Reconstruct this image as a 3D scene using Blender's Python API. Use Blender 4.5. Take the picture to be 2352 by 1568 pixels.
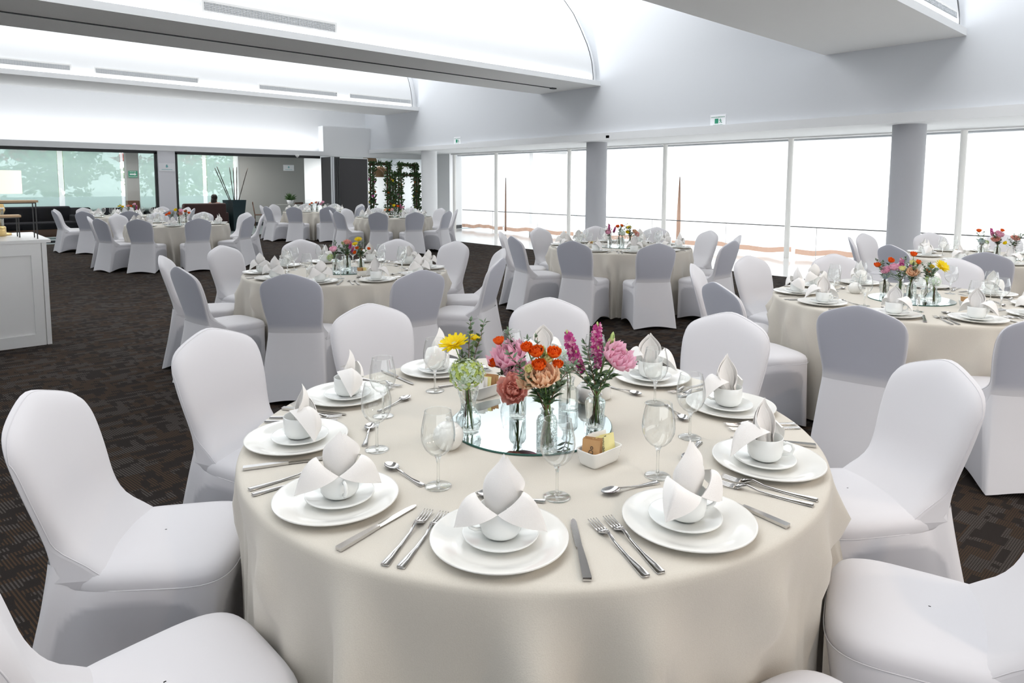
import bpy, bmesh, math, random
import numpy as np
from mathutils import Vector, Matrix

random.seed(7)
PI = math.pi
D = bpy.data
for o in list(D.objects):
    D.objects.remove(o)
SC = bpy.context.scene
COL = SC.collection

# ------------------------------------------------------------------ camera
FPX, PITCH, ROLL, CYPX, YAW, EYE = 1545.9, 0.0937, 0.0039, 567.4, 0.7332, 1.56
def _basis():
    cp, sp = math.cos(PITCH), math.sin(PITCH)
    f = np.array([0, cp, -sp]); r0 = np.array([1., 0, 0]); u0 = np.array([0, sp, cp])
    r = math.cos(ROLL) * r0 + math.sin(ROLL) * u0
    u = -math.sin(ROLL) * r0 + math.cos(ROLL) * u0
    c, s = math.cos(YAW), math.sin(YAW)
    T = np.array([[c, s, 0], [-s, c, 0], [0, 0, 1]])
    return T @ f, T @ r, T @ u
CF, CR, CU = _basis()
cam = D.cameras.new('camera'); camo = D.objects.new('camera', cam); COL.objects.link(camo)
camo.matrix_world = Matrix(((CR[0], CU[0], -CF[0], 0), (CR[1], CU[1], -CF[1], 0), (CR[2], CU[2], -CF[2], EYE), (0, 0, 0, 1)))
cam.sensor_width = 36; cam.lens = 36 * FPX / 2352; cam.shift_y = -(784 - CYPX) / 2352
cam.clip_start = 0.05; cam.clip_end = 300
SC.camera = camo
def project(x, y, z):
    d = np.array([x, y, z - EYE]); w = d @ CF
    return (1176 + FPX * (d @ CR) / w, CYPX - FPX * (d @ CU) / w, w)
def _ray(x, y):
    return CF + (x - 1176) / FPX * CR - (y - CYPX) / FPX * CU
def on_z(x, y, z):
    d = _ray(x, y); t = (z - EYE) / d[2]; return (d[0] * t, d[1] * t, z)
def at_depth(x, y, w):
    d = _ray(x, y); return Vector((d[0] * w, d[1] * w, d[2] * w + EYE))

# ------------------------------------------------------------------ light and exposure
SC.view_settings.view_transform = 'Standard'
SC.view_settings.look = 'None'
SC.view_settings.gamma = 1
SC.view_settings.use_curve_mapping = False
SC.view_settings.exposure = 0.22
w = D.worlds.new('overcast_sky'); SC.world = w; w.use_nodes = True
wn = w.node_tree.nodes; wl = w.node_tree.links
bg = wn['Background']
bg.inputs[0].default_value = (0.965, 0.985, 1.0, 1)
bg.inputs[1].default_value = 2.6
SC.cycles.max_bounces = 10
SC.cycles.diffuse_bounces = 6
SC.cycles.glossy_bounces = 4
SC.cycles.transparent_max_bounces = 40
SC.cycles.transmission_bounces = 8
SC.cycles.caustics_reflective = False
SC.cycles.caustics_refractive = False
SC.cycles.sample_clamp_indirect = 6
try:
    SC.cycles.use_denoising = True
except Exception:
    pass

def area_light(name, loc, size, sy, power, color, rot, label, cat='light'):
    l = D.lights.new(name, 'AREA'); l.shape = 'RECTANGLE'; l.size = size; l.size_y = sy
    l.energy = power; l.color = color
    o = D.objects.new(name, l); COL.objects.link(o); o.location = loc; o.rotation_euler = rot
    return o

# ------------------------------------------------------------------ materials
def mat(name, col, rough=0.6, metal=0.0, spec=0.5, bump=None, sheen=0.0, noise=None):
    m = D.materials.new(name); m.use_nodes = True
    nt = m.node_tree; b = nt.nodes['Principled BSDF']
    b.inputs['Base Color'].default_value = (*col, 1)
    b.inputs['Roughness'].default_value = rough
    b.inputs['Metallic'].default_value = metal
    b.inputs['Specular IOR Level'].default_value = spec
    if sheen:
        b.inputs['Sheen Weight'].default_value = sheen
    if noise:
        sc, amt = noise
        n = nt.nodes.new('ShaderNodeTexNoise'); n.inputs['Scale'].default_value = sc; n.inputs['Detail'].default_value = 4
        tc = nt.nodes.new('ShaderNodeTexCoord'); nt.links.new(tc.outputs['Object'], n.inputs['Vector'])
        mx = nt.nodes.new('ShaderNodeMix'); mx.data_type = 'RGBA'
        mx.inputs[6].default_value = (*[c * (1 - amt) for c in col], 1)
        mx.inputs[7].default_value = (*[min(1, c * (1 + amt)) for c in col], 1)
        nt.links.new(n.outputs['Fac'], mx.inputs[0]); nt.links.new(mx.outputs[2], b.inputs['Base Color'])
    if bump:
        sc, st, kind = bump
        tc = nt.nodes.new('ShaderNodeTexCoord')
        if kind == 'weave':
            wa = nt.nodes.new('ShaderNodeTexNoise'); wa.inputs['Scale'].default_value = sc; wa.inputs['Detail'].default_value = 2
        else:
            wa = nt.nodes.new('ShaderNodeTexNoise'); wa.inputs['Scale'].default_value = sc; wa.inputs['Detail'].default_value = 5
        nt.links.new(tc.outputs['Object'], wa.inputs['Vector'])
        bp = nt.nodes.new('ShaderNodeBump'); bp.inputs['Strength'].default_value = st; bp.inputs['Distance'].default_value = 0.01
        nt.links.new(wa.outputs['Fac'], bp.inputs['Height']); nt.links.new(bp.outputs[0], b.inputs['Normal'])
    return m

M = {}
M['wall'] = mat('painted_plaster', (0.68, 0.70, 0.73), 0.75, spec=0.2, bump=(3, 0.15, 'n'))
M['shell'] = mat('white_ceiling_paint', (0.78, 0.79, 0.80), 0.8, spec=0.2)
M['slab'] = mat('beam_paint', (0.88, 0.88, 0.87), 0.8, spec=0.2)
M['white'] = mat('white_lacquer', (0.82, 0.82, 0.81), 0.35)
M['column'] = mat('column_paint', (0.42, 0.425, 0.45), 0.6, spec=0.3)
M['mullion'] = mat('mullion_paint', (0.9, 0.89, 0.86), 0.5)
M['black'] = mat('black_aluminium', (0.02, 0.022, 0.024), 0.4)
M['panel'] = mat('charcoal_felt', (0.095, 0.092, 0.095), 0.9, spec=0.1, bump=(400, 0.3, 'n'))
M['greywall'] = mat('greige_wall', (0.40, 0.40, 0.385), 0.8, spec=0.1)
M['tile'] = mat('white_polished_tile', (0.80, 0.80, 0.79), 0.12, spec=0.6)
M['stone'] = mat('grey_stone_floor', (0.30, 0.35, 0.36), 0.3, noise=(2, 0.12))
M['porcelain'] = mat('porcelain', (0.77, 0.765, 0.735), 0.12, spec=0.6)
M['cup'] = mat('cup_porcelain', (0.80, 0.815, 0.80), 0.12, spec=0.6)
M['napkin'] = mat('napkin_cotton', (0.88, 0.86, 0.84), 0.85, spec=0.15, bump=(900, 0.25, 'weave'))
M['steel'] = mat('polished_steel', (0.62, 0.61, 0.60), 0.16, metal=1.0)
M['silver'] = mat('grille_aluminium', (0.62, 0.64, 0.66), 0.5, metal=0.3)
M['mirror'] = mat('mirror_silver', (0.68, 0.76, 0.76), 0.015, metal=1.0)
M['mirror_edge'] = mat('mirror_edge_green', (0.02, 0.10, 0.08), 0.15)
M['wood'] = mat('oak_board', (0.48, 0.33, 0.19), 0.5, noise=(14, 0.25))
M['brownwood'] = mat('walnut_wood', (0.10, 0.045, 0.022), 0.45)
M['sofa'] = mat('black_upholstery', (0.008, 0.008, 0.010), 0.9, spec=0.08)
M['pillar'] = mat('pillar_paint', (0.80, 0.80, 0.84), 0.6)
M['armchair'] = mat('maroon_upholstery', (0.055, 0.02, 0.018), 0.7)
M['gold'] = mat('brass', (0.75, 0.55, 0.25), 0.3, metal=0.9)
M['leaf'] = mat('leaf_green', (0.075, 0.15, 0.05), 0.5, noise=(30, 0.35))
M['euca'] = mat('eucalyptus_green', (0.10, 0.17, 0.09), 0.5, noise=(30, 0.3))
M['stem'] = mat('stem_green', (0.16, 0.27, 0.07), 0.5)
M['twig'] = mat('brown_twig', (0.16, 0.08, 0.04), 0.7)
M['bamboo'] = mat('dark_bamboo', (0.05, 0.035, 0.025), 0.5)
M['orange'] = mat('orange_petal', (0.90, 0.155, 0.012), 0.55, noise=(60, 0.2))
M['pink'] = mat('pink_petal', (0.95, 0.56, 0.69), 0.55, noise=(60, 0.15))
M['peach'] = mat('peach_petal', (0.98, 0.64, 0.44), 0.55, noise=(70, 0.2))
M['coral'] = mat('coral_petal', (0.98, 0.47, 0.40), 0.55, noise=(70, 0.25))
M['magenta'] = mat('magenta_petal', (0.60, 0.08, 0.33), 0.55, noise=(90, 0.35))
M['yellow'] = mat('yellow_petal', (0.92, 0.74, 0.012), 0.55, noise=(50, 0.12))
M['cream'] = mat('cream_petal', (0.84, 0.82, 0.42), 0.55, noise=(60, 0.12))
M['lime'] = mat('lime_floret', (0.58, 0.68, 0.20), 0.6, noise=(90, 0.25))
M['hydra'] = mat('pale_hydrangea', (0.68, 0.78, 0.66), 0.6, noise=(40, 0.2))
M['blueh'] = mat('blue_hydrangea', (0.42, 0.53, 0.62), 0.6, noise=(40, 0.2))
M['bud'] = mat('bud_green', (0.45, 0.58, 0.20), 0.5)
M['packet_brown'] = mat('brown_paper', (0.52, 0.30, 0.13), 0.6)
M['packet_yellow'] = mat('yellow_paper', (0.87, 0.80, 0.38), 0.6)
M['packet_white'] = mat('white_paper', (0.84, 0.83, 0.80), 0.6)
M['ink'] = mat('dark_ink', (0.03, 0.025, 0.025), 0.7)
M['signgreen'] = mat('sign_green', (0.02, 0.30, 0.17), 0.5)
M['signwhite'] = mat('sign_white', (0.92, 0.93, 0.96), 0.4)
M['signteal'] = mat('sign_teal', (0.20, 0.50, 0.52), 0.5)
M['rattan'] = mat('woven_rattan', (0.45, 0.27, 0.15), 0.7, noise=(60, 0.35), bump=(80, 0.6, 'n'))
M['skin'] = mat('skin', (0.40, 0.22, 0.15), 0.5)
M['hair'] = mat('dark_hair', (0.015, 0.010, 0.008), 0.5)
M['shirt'] = mat('rose_shirt', (0.40, 0.22, 0.20), 0.8)
M['darkshirt'] = mat('dark_shirt', (0.02, 0.02, 0.025), 0.8)
M['trouser'] = mat('teal_trousers', (0.06, 0.13, 0.13), 0.8)
M['planter'] = mat('slate_planter', (0.025, 0.05, 0.06), 0.4)
M['tree'] = mat('tree_leaf', (0.30, 0.42, 0.20), 0.7, noise=(1.5, 0.4))
M['bark'] = mat('bark', (0.12, 0.09, 0.06), 0.9)
M['red'] = mat('red_blossom', (0.55, 0.10, 0.08), 0.7)
M['parapet'] = mat('pale_parapet', (0.42, 0.47, 0.50), 0.8)
M['brass_rail'] = mat('rail_grey', (0.20, 0.20, 0.20), 0.4)

for k_ in ('orange', 'pink', 'peach', 'coral', 'magenta', 'yellow', 'cream', 'lime', 'hydra', 'blueh'):
    # petals let some daylight through
    nt = M[k_].node_tree; b_ = nt.nodes['Principled BSDF']; t_ = nt.nodes.new('ShaderNodeBsdfTranslucent'); x_ = nt.nodes.new('ShaderNodeMixShader'); x_.inputs[0].default_value = 0.4
    nt.links.new(b_.inputs['Base Color'].links[0].from_socket, t_.inputs[0])
    nt.links.new(b_.outputs[0], x_.inputs[1]); nt.links.new(t_.outputs[0], x_.inputs[2]); nt.links.new(x_.outputs[0], nt.nodes['Material Output'].inputs[0])
def lampshade_mat():
    m = D.materials.new('lampshade_linen'); m.use_nodes = True; nt = m.node_tree
    b = nt.nodes['Principled BSDF']
    b.inputs['Base Color'].default_value = (0.9, 0.87, 0.75, 1)
    b.inputs['Emission Color'].default_value = (1, 0.97, 0.82, 1); b.inputs['Emission Strength'].default_value = 0.5
    return m
M['shade'] = lampshade_mat()

def cloth_mat():
    m = D.materials.new('beige_tablecloth'); m.use_nodes = True; nt = m.node_tree; b = nt.nodes['Principled BSDF']
    b.inputs['Roughness'].default_value = 0.75; b.inputs['Specular IOR Level'].default_value = 0.2
    b.inputs['Sheen Weight'].default_value = 0.15
    tc = nt.nodes.new('ShaderNodeTexCoord')
    n = nt.nodes.new('ShaderNodeTexNoise'); n.inputs['Scale'].default_value = 350; n.inputs['Detail'].default_value = 3
    nt.links.new(tc.outputs['Object'], n.inputs['Vector'])
    cr = nt.nodes.new('ShaderNodeMix'); cr.data_type = 'RGBA'
    cr.inputs[6].default_value = (0.545, 0.51, 0.448, 1); cr.inputs[7].default_value = (0.63, 0.595, 0.528, 1)
    nt.links.new(n.outputs['Fac'], cr.inputs[0]); nt.links.new(cr.outputs[2], b.inputs['Base Color'])
    bp = nt.nodes.new('ShaderNodeBump'); bp.inputs['Strength'].default_value = 0.2; bp.inputs['Distance'].default_value = 0.002
    nt.links.new(n.outputs['Fac'], bp.inputs['Height']); nt.links.new(bp.outputs[0], b.inputs['Normal'])
    return m
M['cloth'] = cloth_mat()

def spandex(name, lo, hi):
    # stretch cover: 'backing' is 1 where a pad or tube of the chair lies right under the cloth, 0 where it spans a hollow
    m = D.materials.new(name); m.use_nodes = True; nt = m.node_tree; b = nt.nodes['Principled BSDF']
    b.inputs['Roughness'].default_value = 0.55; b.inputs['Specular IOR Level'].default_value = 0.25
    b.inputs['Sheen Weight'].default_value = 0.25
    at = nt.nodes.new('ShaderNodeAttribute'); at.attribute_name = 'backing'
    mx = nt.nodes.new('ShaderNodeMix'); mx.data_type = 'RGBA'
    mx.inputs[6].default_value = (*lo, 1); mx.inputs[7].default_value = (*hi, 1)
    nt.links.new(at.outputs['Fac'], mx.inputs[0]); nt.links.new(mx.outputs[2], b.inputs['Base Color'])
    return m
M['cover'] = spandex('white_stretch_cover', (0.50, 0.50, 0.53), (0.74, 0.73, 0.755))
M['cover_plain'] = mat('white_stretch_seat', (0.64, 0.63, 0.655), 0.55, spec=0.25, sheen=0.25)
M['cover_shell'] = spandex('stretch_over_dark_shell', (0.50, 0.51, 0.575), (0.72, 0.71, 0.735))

def thin_glass(name, tint=(0.975, 0.985, 0.98), edge=(0.05, 0.065, 0.065), gl=1.0, bump=None):
    m = D.materials.new(name); m.use_nodes = True; nt = m.node_tree; N = nt.nodes; L = nt.links
    N.remove(N['Principled BSDF']); out = N['Material Output']
    tr = N.new('ShaderNodeBsdfTransparent'); gb = N.new('ShaderNodeBsdfGlossy'); gb.inputs['Roughness'].default_value = 0.03
    gb.inputs['Color'].default_value = (gl, gl, gl, 1)
    lw = N.new('ShaderNodeLayerWeight'); lw.inputs['Blend'].default_value = 0.5
    pw = N.new('ShaderNodeMath'); pw.operation = 'POWER'; pw.inputs[1].default_value = 4.0; L.new(lw.outputs['Facing'], pw.inputs[0])
    mx = N.new('ShaderNodeMix'); mx.data_type = 'RGBA'; mx.inputs[6].default_value = (*tint, 1); mx.inputs[7].default_value = (*edge, 1)
    L.new(pw.outputs[0], mx.inputs[0]); L.new(mx.outputs[2], tr.inputs['Color'])
    p5 = N.new('ShaderNodeMath'); p5.operation = 'POWER'; p5.inputs[1].default_value = 3.2; L.new(lw.outputs['Facing'], p5.inputs[0])
    fr = N.new('ShaderNodeMath'); fr.operation = 'MULTIPLY_ADD'; fr.inputs[1].default_value = 0.95; fr.inputs[2].default_value = 0.07; L.new(p5.outputs[0], fr.inputs[0])
    ms = N.new('ShaderNodeMixShader'); L.new(fr.outputs[0], ms.inputs[0]); L.new(tr.outputs[0], ms.inputs[1]); L.new(gb.outputs[0], ms.inputs[2])
    L.new(ms.outputs[0], out.inputs['Surface'])
    if bump:
        kind, sc = bump
        tc = N.new('ShaderNodeTexCoord')
        if kind == 'diamond':
            vo = N.new('ShaderNodeTexVoronoi'); vo.inputs['Scale'].default_value = sc; L.new(tc.outputs['Object'], vo.inputs['Vector']); h = vo.outputs['Distance']
        else:
            vo = N.new('ShaderNodeTexNoise'); vo.inputs['Scale'].default_value = sc; L.new(tc.outputs['Object'], vo.inputs['Vector']); h = vo.outputs['Fac']
        bp = N.new('ShaderNodeBump'); bp.inputs['Strength'].default_value = 0.6; bp.inputs['Distance'].default_value = 0.004
        L.new(h, bp.inputs['Height'])
        for nd in (gb, lw):
            L.new(bp.outputs[0], nd.inputs['Normal'])
    return m
M['glass'] = thin_glass('clear_wine_glass')
M['glass_foot'] = thin_glass('clear_glass_foot', (0.985, 0.99, 0.985), (0.45, 0.48, 0.48))
M['vase'] = thin_glass('pressed_glass', (0.96, 0.98, 0.97), (0.16, 0.21, 0.19))
M['vase_cut'] = thin_glass('cut_glass', (0.93, 0.96, 0.95), (0.10, 0.15, 0.13), bump=('diamond', 120))
M['vase_ripple'] = thin_glass('rippled_glass', (0.95, 0.975, 0.965), (0.14, 0.19, 0.17), bump=('noise', 90))
def solid_glass(name, ior, tint, mixv, bump=None):
    m = D.materials.new(name); m.use_nodes = True; nt = m.node_tree; N = nt.nodes; L = nt.links
    N.remove(N['Principled BSDF']); out = N['Material Output']
    g = N.new('ShaderNodeBsdfGlass'); g.inputs['IOR'].default_value = ior; g.inputs['Roughness'].default_value = 0.0; g.inputs['Color'].default_value = (*tint, 1)
    t = N.new('ShaderNodeBsdfTransparent'); t.inputs[0].default_value = (*tint, 1)
    ms = N.new('ShaderNodeMixShader'); ms.inputs[0].default_value = mixv
    L.new(t.outputs[0], ms.inputs[1]); L.new(g.outputs[0], ms.inputs[2]); L.new(ms.outputs[0], out.inputs['Surface'])
    if bump:
        tc = N.new('ShaderNodeTexCoord'); vo = N.new('ShaderNodeTexVoronoi' if bump[0] == 'diamond' else 'ShaderNodeTexNoise'); vo.inputs['Scale'].default_value = bump[1]
        L.new(tc.outputs['Object'], vo.inputs['Vector']); bp = N.new('ShaderNodeBump'); bp.inputs['Strength'].default_value = .5; bp.inputs['Distance'].default_value = .004
        L.new(vo.outputs[0], bp.inputs['Height']); L.new(bp.outputs[0], g.inputs['Normal'])
    return m
M['vase'] = solid_glass('pressed_vase_glass', 1.38, (0.965, 0.985, 0.975), .62)
M['vase_cut'] = solid_glass('cut_vase_glass', 1.40, (0.95, 0.975, 0.965), .7, ('diamond', 110))
M['vase_ripple'] = solid_glass('rippled_vase_glass', 1.38, (0.96, 0.98, 0.97), .66, ('noise', 60))
M['bowl'] = solid_glass('wine_glass_bowl', 1.45, (0.985, 0.99, 0.985), .75)
M['pane'] = thin_glass('window_pane', (0.985, 0.99, 0.99), (0.8, 0.85, 0.85), gl=.12)

def sheer_mat(name, tcol, amount, trans=(1, 1, 1)):
    m = D.materials.new(name); m.use_nodes = True; nt = m.node_tree; N = nt.nodes; L = nt.links
    N.remove(N['Principled BSDF']); out = N['Material Output']
    t = N.new('ShaderNodeBsdfTranslucent'); t.inputs[0].default_value = (*tcol, 1)
    tr = N.new('ShaderNodeBsdfTransparent'); tr.inputs[0].default_value = (*trans, 1)
    ms = N.new('ShaderNodeMixShader'); ms.inputs[0].default_value = amount
    L.new(tr.outputs[0], ms.inputs[1]); L.new(t.outputs[0], ms.inputs[2]); L.new(ms.outputs[0], out.inputs['Surface'])
    return m
M['sheer'] = sheer_mat('white_sheer', (0.95, 0.95, 0.95), 0.6)
M['hem'] = sheer_mat('peach_hem', (0.40, 0.265, 0.20), 0.95, (0.9, 0.7, 0.6))
M['screen'] = sheer_mat('teal_screen', (0.62, 0.70, 0.675), 0.60, (0.88, 0.98, 0.955))

def carpet_mat():
    m = D.materials.new('patterned_carpet'); m.use_nodes = True; nt = m.node_tree; N = nt.nodes; L = nt.links
    b = N['Principled BSDF']; b.inputs['Roughness'].default_value = 0.95; b.inputs['Specular IOR Level'].default_value = 0.05
    tc = N.new('ShaderNodeTexCoord'); sep = N.new('ShaderNodeSeparateXYZ'); L.new(tc.outputs['Object'], sep.inputs[0])
    def math_(op, a, bb=None):
        n = N.new('ShaderNodeMath'); n.operation = op
        for i, v in enumerate((a, bb)):
            if v is None: continue
            if isinstance(v, (int, float)): n.inputs[i].default_value = v
            else: L.new(v, n.inputs[i])
        return n.outputs[0]
    X, Y = sep.outputs[0], sep.outputs[1]
    def layer(cx, cy, offx, offy, thr, seed):
        row = math_('FLOOR', math_('DIVIDE', math_('ADD', Y, offy), cy))
        sh = math_('MULTIPLY', math_('MODULO', math_('MULTIPLY', row, 0.37), 1.0), cx)
        colu = math_('FLOOR', math_('DIVIDE', math_('ADD', math_('ADD', X, offx), sh), cx))
        cmb = N.new('ShaderNodeCombineXYZ'); L.new(colu, cmb.inputs[0]); L.new(row, cmb.inputs[1]); cmb.inputs[2].default_value = seed
        wn_ = N.new('ShaderNodeTexWhiteNoise'); wn_.noise_dimensions = '3D'; L.new(cmb.outputs[0], wn_.inputs['Vector'])
        return math_('GREATER_THAN', wn_.outputs['Value'], thr), wn_.outputs['Color']
    a, _ = layer(0.12, 0.032, 0.0, 0.0, 0.55, 1.0)
    c, _ = layer(0.035, 0.11, 0.03, 0.02, 0.66, 5.0)
    g, _ = layer(0.13, 0.07, 0.01, 0.05, 0.45, 9.0)
    wv = math_('GREATER_THAN', math_('SINE', math_('MULTIPLY', math_('ADD', X, math_('MULTIPLY', Y, 0.15)), 2 * PI / 0.013)), 0.1)
    hz = math_('GREATER_THAN', math_('SINE', math_('MULTIPLY', Y, 2 * PI / 0.009)), -0.5)
    dash = math_('MULTIPLY', wv, hz)
    on = math_('MULTIPLY', math_('MAXIMUM', a, c), dash)
    mc = N.new('ShaderNodeMix'); mc.data_type = 'RGBA'; mc.inputs[6].default_value = (0.098, 0.086, 0.077, 1); mc.inputs[7].default_value = (0.078, 0.049, 0.028, 1)
    L.new(g, mc.inputs[0])
    nz = N.new('ShaderNodeTexNoise'); nz.inputs['Scale'].default_value = 500; L.new(tc.outputs['Object'], nz.inputs['Vector'])
    mb = N.new('ShaderNodeMix'); mb.data_type = 'RGBA'; mb.inputs[6].default_value = (0.012, 0.010, 0.009, 1); mb.inputs[7].default_value = (0.034, 0.028, 0.026, 1)
    L.new(nz.outputs['Fac'], mb.inputs[0])
    fin = N.new('ShaderNodeMix'); fin.data_type = 'RGBA'; L.new(on, fin.inputs[0]); L.new(mb.outputs[2], fin.inputs[6]); L.new(mc.outputs[2], fin.inputs[7])
    L.new(fin.outputs[2], b.inputs['Base Color'])
    bp = N.new('ShaderNodeBump'); bp.inputs['Strength'].default_value = 0.4; bp.inputs['Distance'].default_value = 0.004
    L.new(nz.outputs['Fac'], bp.inputs['Height']); L.new(bp.outputs[0], b.inputs['Normal'])
    return m
M['carpet'] = carpet_mat()

# ------------------------------------------------------------------ mesh helpers
class MB:
    def __init__(s): s.v = []; s.f = []; s.mi = []; s.sm = []
    def add(s, v, f, mi=0, smooth=False):
        o = len(s.v); s.v.extend([tuple(p) for p in v])
        s.f.extend([tuple(i + o for i in q) for q in f]); s.mi.extend([mi] * len(f)); s.sm.extend([smooth] * len(f)); return s
    def box(s, x0, x1, y0, y1, z0, z1, mi=0, T=None):
        v = [(x, y, z) for z in (z0, z1) for y in (y0, y1) for x in (x0, x1)]
        if T is not None: v = [T @ Vector(p) for p in v]
        return s.add(v, [(0, 2, 3, 1), (4, 5, 7, 6), (0, 1, 5, 4), (2, 6, 7, 3), (0, 4, 6, 2), (1, 3, 7, 5)], mi)
    def lathe(s, prof, n=32, mi=0, T=None, fn=None, smooth=True, close=False):
        v = []; f = []
        for (r, z) in prof:
            for k in range(n):
                a = 2 * PI * k / n; rr = r if fn is None else fn(r, z, a)
                p = Vector((rr * math.cos(a), rr * math.sin(a), z)); v.append(T @ p if T is not None else p)
        m = len(prof)
        for i in range(m - 1):
            for k in range(n):
                k2 = (k + 1) % n; f.append((i * n + k, i * n + k2, (i + 1) * n + k2, (i + 1) * n + k))
        return s.add(v, f, mi, smooth)
    def grid(s, P, mi=0, smooth=True, wrap=False):
        R = len(P); Cn = len(P[0]); v = [p for row in P for p in row]; f = []
        for i in range(R - 1):
            for j in range(Cn if wrap else Cn - 1):
                j2 = (j + 1) % Cn; f.append((i * Cn + j, i * Cn + j2, (i + 1) * Cn + j2, (i + 1) * Cn + j))
        return s.add(v, f, mi, smooth)
    def tube(s, pts, r, n=8, mi=0, cap=True):
        pts = [Vector(p) for p in pts]; m = len(pts); rs = r if isinstance(r, (list, tuple)) else [r] * m
        v = []; ref = Vector((0.13, 0.31, 0.94)).normalized()
        for i, p in enumerate(pts):
            d = (pts[min(i + 1, m - 1)] - pts[max(i - 1, 0)])
            d = d.normalized() if d.length > 1e-9 else Vector((0, 0, 1))
            if abs(d.dot(ref)) > 0.95: ref = Vector((0.9, 0.2, 0.1)).normalized()
            a = (ref - d * ref.dot(d)).normalized(); b = d.cross(a); ref = a
            for k in range(n):
                t = 2 * PI * k / n; v.append(p + (a * math.cos(t) + b * math.sin(t)) * rs[i])
        f = [(i * n + k, i * n + (k + 1) % n, (i + 1) * n + (k + 1) % n, (i + 1) * n + k) for i in range(m - 1) for k in range(n)]
        if cap: f += [tuple(range(n))[::-1], tuple((m - 1) * n + k for k in range(n))]
        return s.add(v, f, mi, True)
    def mesh(s, name, mats, weld=False, attr=None):
        me = D.meshes.new(name); me.from_pydata([tuple(p) for p in s.v], [], s.f)
        for m in (mats if isinstance(mats, (list, tuple)) else [mats]): me.materials.append(M[m] if isinstance(m, str) else m)
        me.polygons.foreach_set('material_index', s.mi); me.polygons.foreach_set('use_smooth', s.sm)
        if attr is not None:
            a = me.attributes.new('backing', 'FLOAT', 'POINT'); a.data.foreach_set('value', attr)
        if weld:
            bm = bmesh.new(); bm.from_mesh(me); bmesh.ops.remove_doubles(bm, verts=bm.verts, dist=1e-5)
            bmesh.ops.recalc_face_normals(bm, faces=bm.faces); bm.to_mesh(me); bm.free()
        me.update(); return me

def smooth_mesh(me, lv=1):
    return me

def tag(o, label=None, cat=None, group=None, kind=None):
    if label:
        n = len(label.split())
        o['label'] = label
    if cat: o['category'] = cat
    if group: o['group'] = group
    if kind: o['kind'] = kind
    return o
def link(name, data, parent=None, loc=None, rz=None):
    o = D.objects.new(name, data); COL.objects.link(o)
    if parent is not None: o.parent = parent
    if loc is not None: o.location = loc
    if rz is not None: o.rotation_euler[2] = rz
    return o
def struct(name, mb, m, loc=None):
    o = link(name, mb.mesh(name, m) if isinstance(mb, MB) else mb, None, loc); o['kind'] = 'structure'; return o
def place(name, spec, loc, rz, label, cat, group=None):
    """spec: a mesh (one-mesh thing) or a list of (part, mesh, [(sub_part, mesh)...])."""
    if isinstance(spec, list):
        root = link(name, None, None, loc, rz); root.empty_display_size = 0.1
        for p in spec:
            po = link(p[0], p[1], root)
            for q in (p[2] if len(p) > 2 else []):
                link(q[0], q[1], po)
    else:
        root = link(name, spec, None, loc, rz)
    return tag(root, label, cat, group)
def seen(x, y, z, mx=120, my=140):
    a, b, w_ = project(x, y, z)
    return w_ > 0.2 and -mx < a < 2352 + mx and -my < b < 1568 + my

#@@SHELL
# ------------------------------------------------------------------ the room
XW, YF = 12.0, 20.6
BEAMS = [(-4.1, -2.0), (3.14, 5.24), (10.31, 12.30), (17.65, 19.65)]
XL, YB, ZR = -7.0, -6.0, 6.4
s = MB(); s.box(XL, 11.10, YB, 20.35, -0.1, 0.0); struct('floor', s, 'carpet')
s = MB(); s.box(11.10, 14.3, YB, 20.35, -0.1, 0.0); struct('floor', s, 'tile')
s = MB(); s.box(XL, 20.0, 20.35, 30.0, -0.1, 0.0); s.box(14.3, 20, 18.9, 20.35, -0.1, 0); struct('floor', s, 'stone')
# long wall above the windows with its projecting ledge and soffit
s = MB(); s.box(XW, XW + 0.2, YB, 20.95, 2.66, 7.2); struct('wall_window_side', s, 'wall')
s = MB(); s.box(11.90, 14.2, YB, 15.1, 2.56, 2.72); s.box(11.90, 12.02, 9.95, 10.05, 2.60, 2.66); struct('trim_1', s, 'shell')
s = MB(); s.box(11.93, 14.2, 15.1, 20.6, 2.58, 2.70); struct('trim_2', s, 'shell')
s = MB(); s.box(14.2, 14.5, YB, 18.6, 2.50, 7.0); struct('wall_outer', s, 'wall')
# closing walls behind the viewer
s = MB(); s.box(XL - 0.2, XL, YB, 31, 0, 7); struct('wall_cabinet_side', s, 'wall')
s = MB(); s.box(XL, 14.2, YB - 0.2, YB, 0, 1.0); s.box(XL, 14.2, YB - 0.2, YB, 2.7, 7); struct('wall_behind', s, 'wall')

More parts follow.
